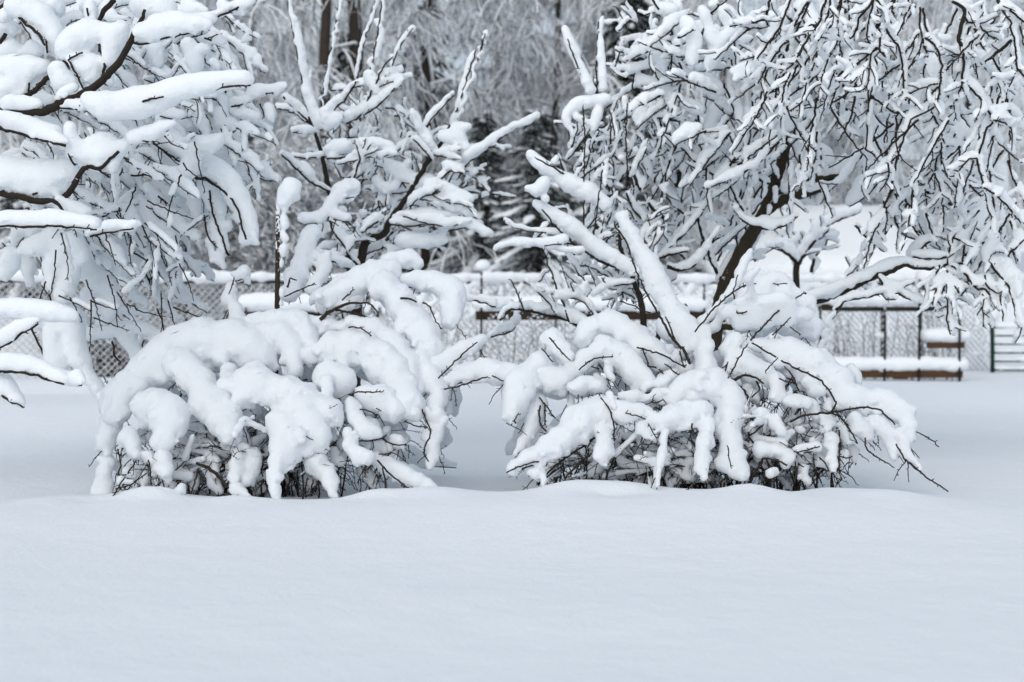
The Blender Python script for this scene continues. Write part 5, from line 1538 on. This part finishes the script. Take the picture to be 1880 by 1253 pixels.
Rb = Bush('snowy_bush', 'wide sprawling snow-buried bush right of centre with a snow pillar leaning up from its middle', 'bush', None, 7.8, M_CANE, 0.0095, 17)
RA = [
    ['985,672,28 955,710,32 946,750,24 936,770,14', 0.02], ['985,740,20 976,790,14 960,815,10 945,835,7', 0.12], [['935,862,6 960,848,14 1000,828,22 1040,800,28 1070,772,31 1098,757,27', '1105,772,19 1110,800,16 1108,825,16 1104,843,12', '970,865,10 995,868,12 1000,882,8'], -0.12],
    [['1110,750,17 1150,755,18 1190,756,14', '1180,785,12 1200,800,10', '1205,776,18 1240,768,24 1280,756,21 1296,760,18', '1297,780,18 1293,820,14 1290,850,14 1292,876,8', '1250,785,10 1270,780,10'], -0.16], ['1221,793,7 1217,830,9 1209,865,6 1206,895,5', -0.2],
    [['1235,737,17 1265,706,27 1300,700,33 1335,725,31 1355,750,18', '1340,770,26 1345,800,22 1345,830,20 1355,858,18 1364,868,10', '1315,772,16 1318,787,14', '1325,850,12 1350,868,14'], -0.06], ['1290,612,15 1292,645,19 1295,682,23', 0.0],
    [['1240,570,26 1255,600,25 1262,632,18', '1139,398,10 1160,430,13 1182,470,18 1205,520,20 1226,556,20', '1195,480,14 1212,520,14'], 0.05], ['1010,622,18 1030,648,19 1046,668,14', 0.08], ['1070,625,18 1095,600,22 1126,588,18', 0.12], ['1110,590,20 1150,612,25 1190,642,25 1226,668,20', 0.06],
    ['1060,682,12 1080,655,19 1110,640,22 1140,650,25 1166,682,22 1190,702,18', 0.0], ['995,688,28 1030,700,24 1070,670,16 1090,650,12', 0.04], ['1058,712,15 1085,704,16 1106,714,10', -0.05], ['1115,680,10 1120,693,9', -0.06], ['1118,724,8 1128,748,7', -0.2],
    [['1200,724,12 1213,720,12'], -0.08], ['1145,732,12 1176,730,13', -0.06], ['1185,712,12 1215,702,16 1240,690,13', -0.02], ['1280,600,9 1310,570,9 1340,540,9 1355,510,9 1370,475,8 1378,460,6', 0.1], ['1350,545,14 1385,523,15 1425,517,15 1454,521,11', 0.16],
    [['1360,560,22 1400,550,26 1440,546,23 1465,546,13', '1390,600,14 1420,580,24 1460,585,26 1488,600,23', '1480,558,17 1470,545,14'], 0.2], [['1385,632,10 1420,642,20 1460,652,28 1500,676,32 1535,702,28 1553,722,21'], 0.06],
    [['1545,735,19 1580,731,23 1620,736,24 1653,752,24 1668,780,17 1666,805,13', '1652,800,14 1662,830,11 1690,862,6'], 0.05], [['1570,768,16 1585,787,16 1590,802,8', '1600,770,14 1625,790,16 1640,815,14 1641,840,8'], 0.08],
    ['1335,640,16 1350,625,12 1340,672,14', 0.04], ['1360,662,24 1390,682,22 1420,702,16', 0.05], ['1425,700,14 1430,727,14', -0.03], ['1450,736,14 1480,739,12', -0.03], ['1390,755,10 1406,756,11', -0.06], ['1420,767,10 1432,787,11', -0.06],
    ['1450,797,12 1435,810,10', 0.0], ['1400,827,15 1435,832,16 1452,842,10', -0.02], ['1418,862,9 1415,878,9', -0.02], ['1460,827,8 1500,820,10', 0.0], ['1515,770,13 1518,787,13', -0.02], ['1525,802,12 1528,827,11 1530,850,9 1530,866,7', -0.02],
    ['1545,790,11 1556,812,9', 0.1], ['1550,832,9 1548,845,8', 0.12], ['1490,745,14 1500,765,13', 0.06], ['1370,715,12 1385,735,11', 0.12], ['1475,860,10 1480,880,9', 0.08], ['1360,600,11 1375,590,10', 0.2], ['1100,850,11 1085,870,9', 0.2], ['1480,700,16 1505,720,16', 0.05],
    ['1230,640,14 1205,650,12', 0.08], ['1310,690,12 1325,700,11', 0.05],
]
for i in range(0, len(RA), 4):
    Rb.bough(RA[i:i + 4])
for st, dz in (('1128,412,1.5 1150,445,1.6 1165,490,1.6 1185,535,1.7 1205,570,2|1138,553,1.2 1160,560,1.3 1175,568,1.4 1195,575,1.5|1205,572,2.2 1222,600,2.4 1240,628,2.8 1257,645,3 1267,668,3|1222,582,1.6 1232,605,1.6 1240,628,1.8|1248,645,1.6 1252,665,1.4 1258,675,1.2', -0.13),
               ('1008,620,1.5 1030,645,1.5 1047,662,1.2|994,640,1.3 1015,665,1.2', -0.13), ('1063,680,1.4 1080,665,1.4 1100,657,1.4 1126,655,1.2|1085,673,1.3 1100,677,1.3', -0.12), ('1276,610,1.6 1310,568,1.7 1345,537,1.7 1365,525,1.5 1388,521,1.2|1345,537,1.4 1350,555,1.5 1354,575,1.6 1372,572,1.4|1346,535,1.2 1355,505,1.1', -0.1),
               ('1420,521,1.2 1445,521,1.1', -0.06), ('1378,625,1.7 1400,600,1.8 1430,570,1.7 1460,548,1.5 1480,538,1.2', -0.1), ('1418,616,1.4 1435,600,1.3 1452,583,1.1|1450,600,1.2 1470,615,1', -0.1), ('1372,632,1.4 1355,660,1.5 1340,690,1.6 1330,702,1.6|1336,665,1.6 1328,690,1.5|1335,668,1.3 1318,685,1.2', -0.12),
               ('1380,630,1.6 1405,645,1.7 1425,656,1.7|1434,662,1.7 1460,675,1.9 1490,690,1.9 1510,702,1.8 1525,722,1.8 1534,742,1.8 1526,757,1.8|1428,657,1.2 1405,682,1.2|1440,673,1.5 1455,690,1.5 1462,708,1.4 1468,720,1.2|1430,695,1.4 1450,702,1.4 1464,708,1.4', -0.17),
               ('1450,775,2.2 1480,762,2.2 1525,758,2.2 1560,752,2 1585,748,1.9 1612,752,1.8 1630,765,1.6 1643,780,1.4|1526,758,1.8 1545,768,1.8 1560,790,1.7 1574,815,1.4', -0.1), ('1645,815,1.5 1660,842,1.6 1690,868,1.6 1720,888,1.5 1741,903,1.2', -0.06), ('1682,793,1.2 1700,801,1.2 1714,812,1.2 1724,821,1', 0.0), ('1588,804,1.5 1592,825,1.5 1605,837,1.4 1630,850,1.3 1642,859,1', -0.04),
               ('1169,638,1.6 1195,645,1.6 1215,650,1.6 1235,662,1.6 1258,675,1.5|1180,640,1.5 1190,670,1.5|1188,672,2 1205,675,1.6|1210,678,1.5 1218,686,1.4|1220,668,1.4 1248,690,1.4', -0.06), ('930,868,1.5 950,858,1.5 975,850,1.5 990,848,1.3', -0.16), ('1095,802,2 1070,820,2 1040,840,2 1010,865,1.8 988,892,1.6|1086,832,2 1060,855,2 1040,875,1.8 1037,895,1.6|1020,862,1.8 1000,880,1.6 985,890,1.4|1058,826,1.5 1068,845,1.4 1055,862,1.3|1075,818,1.4 1078,835,1.3', -0.03),
               ('1103,730,1.5 1120,755,1.6 1127,780,1.6 1128,810,1.5|1102,728,1.2 1095,722,1', -0.22), ('1148,759,1.2 1170,764,1.3 1185,770,1.2|1190,778,1.2 1200,795,1.2 1206,805,1.1', -0.24), ('990,730,1.4 1005,748,1.5 1017,765,1.5|992,745,1.8 990,765,1.8 995,785,1.8 1003,792,1.6|1000,740,1.5 1000,780,1.5', 0.05), ('947,778,1.6 945,770,1.5 952,758,1.3', -0.06),
               ('1330,702,4 1350,697,3.4 1362,690,2.6 1385,692,2 1402,705,1.6|1340,702,3 1360,712,2.6 1372,728,2.2 1370,735,1.6|1388,700,2 1395,715,1.8 1380,730,1.5', -0.04), ('1382,745,2.6 1378,780,2.4 1374,800,2.2 1385,815,2 1400,845,2.2 1385,870,2.2 1378,885,2.2|1400,842,2 1425,845,1.8 1445,855,1.6|1376,800,1.8 1392,788,1.6 1405,780,1.4', -0.02),
               ('1460,848,1.8 1462,865,1.8 1460,880,1.6|1465,850,1.4 1476,858,1.3', -0.02), ('1540,790,1.6 1542,810,1.7 1541,838,1.7 1540,865,1.6|1541,838,1.4 1555,842,1.3 1565,838,1.1', -0.02), ('1505,820,1.4 1475,828,1.4 1455,832,1.2', -0.05), ('1504,840,1.4 1515,850,1.4 1522,866,1.3', -0.02), ('1335,818,1.2 1338,840,1.2 1342,858,1.1', -0.2), ('1271,778,1.8 1270,795,1.6', -0.2), ('1195,738,1.4 1205,740,1.6 1216,735,1.3|1198,735,1.1 1200,727,1', -0.14), ('1304,742,1.2 1300,735,1.1', -0.2)):
    Rb.twig(st.split('|'), dz)
Rb.thicket(1260, 420, 6, 690, 10, 0.6, (985, 1560))
Rb.thicket(1255, 110, 13, 770, 5, 0.9, (1150, 1380))
Rb.thicket(1110, 200, 6, 760, 5, 0.35, (985, 1230))
Rb.thicket(1440, 220, 6, 700, 5, 0.8, (1300, 1560))
Rb.clumps((1335, 680, 1565, 865), 64, (6, 13), (0.05, 0.4))
Rb.clumps((1000, 780, 1220, 870), 14, (5, 10), (0.1, 0.4))
Rb.clumps((1215, 770, 1340, 880), 30, (5, 11), (0.08, 0.35))
Rb.clumps((1020, 640, 1260, 760), 22, (8, 15), (0.0, 0.25))
Rb.far_side([x if isinstance(x, str) else x[0] for x, _ in RA if len(x if isinstance(x, str) else x[0]) > 24][:26])
print('right bush', Rb.ntri)
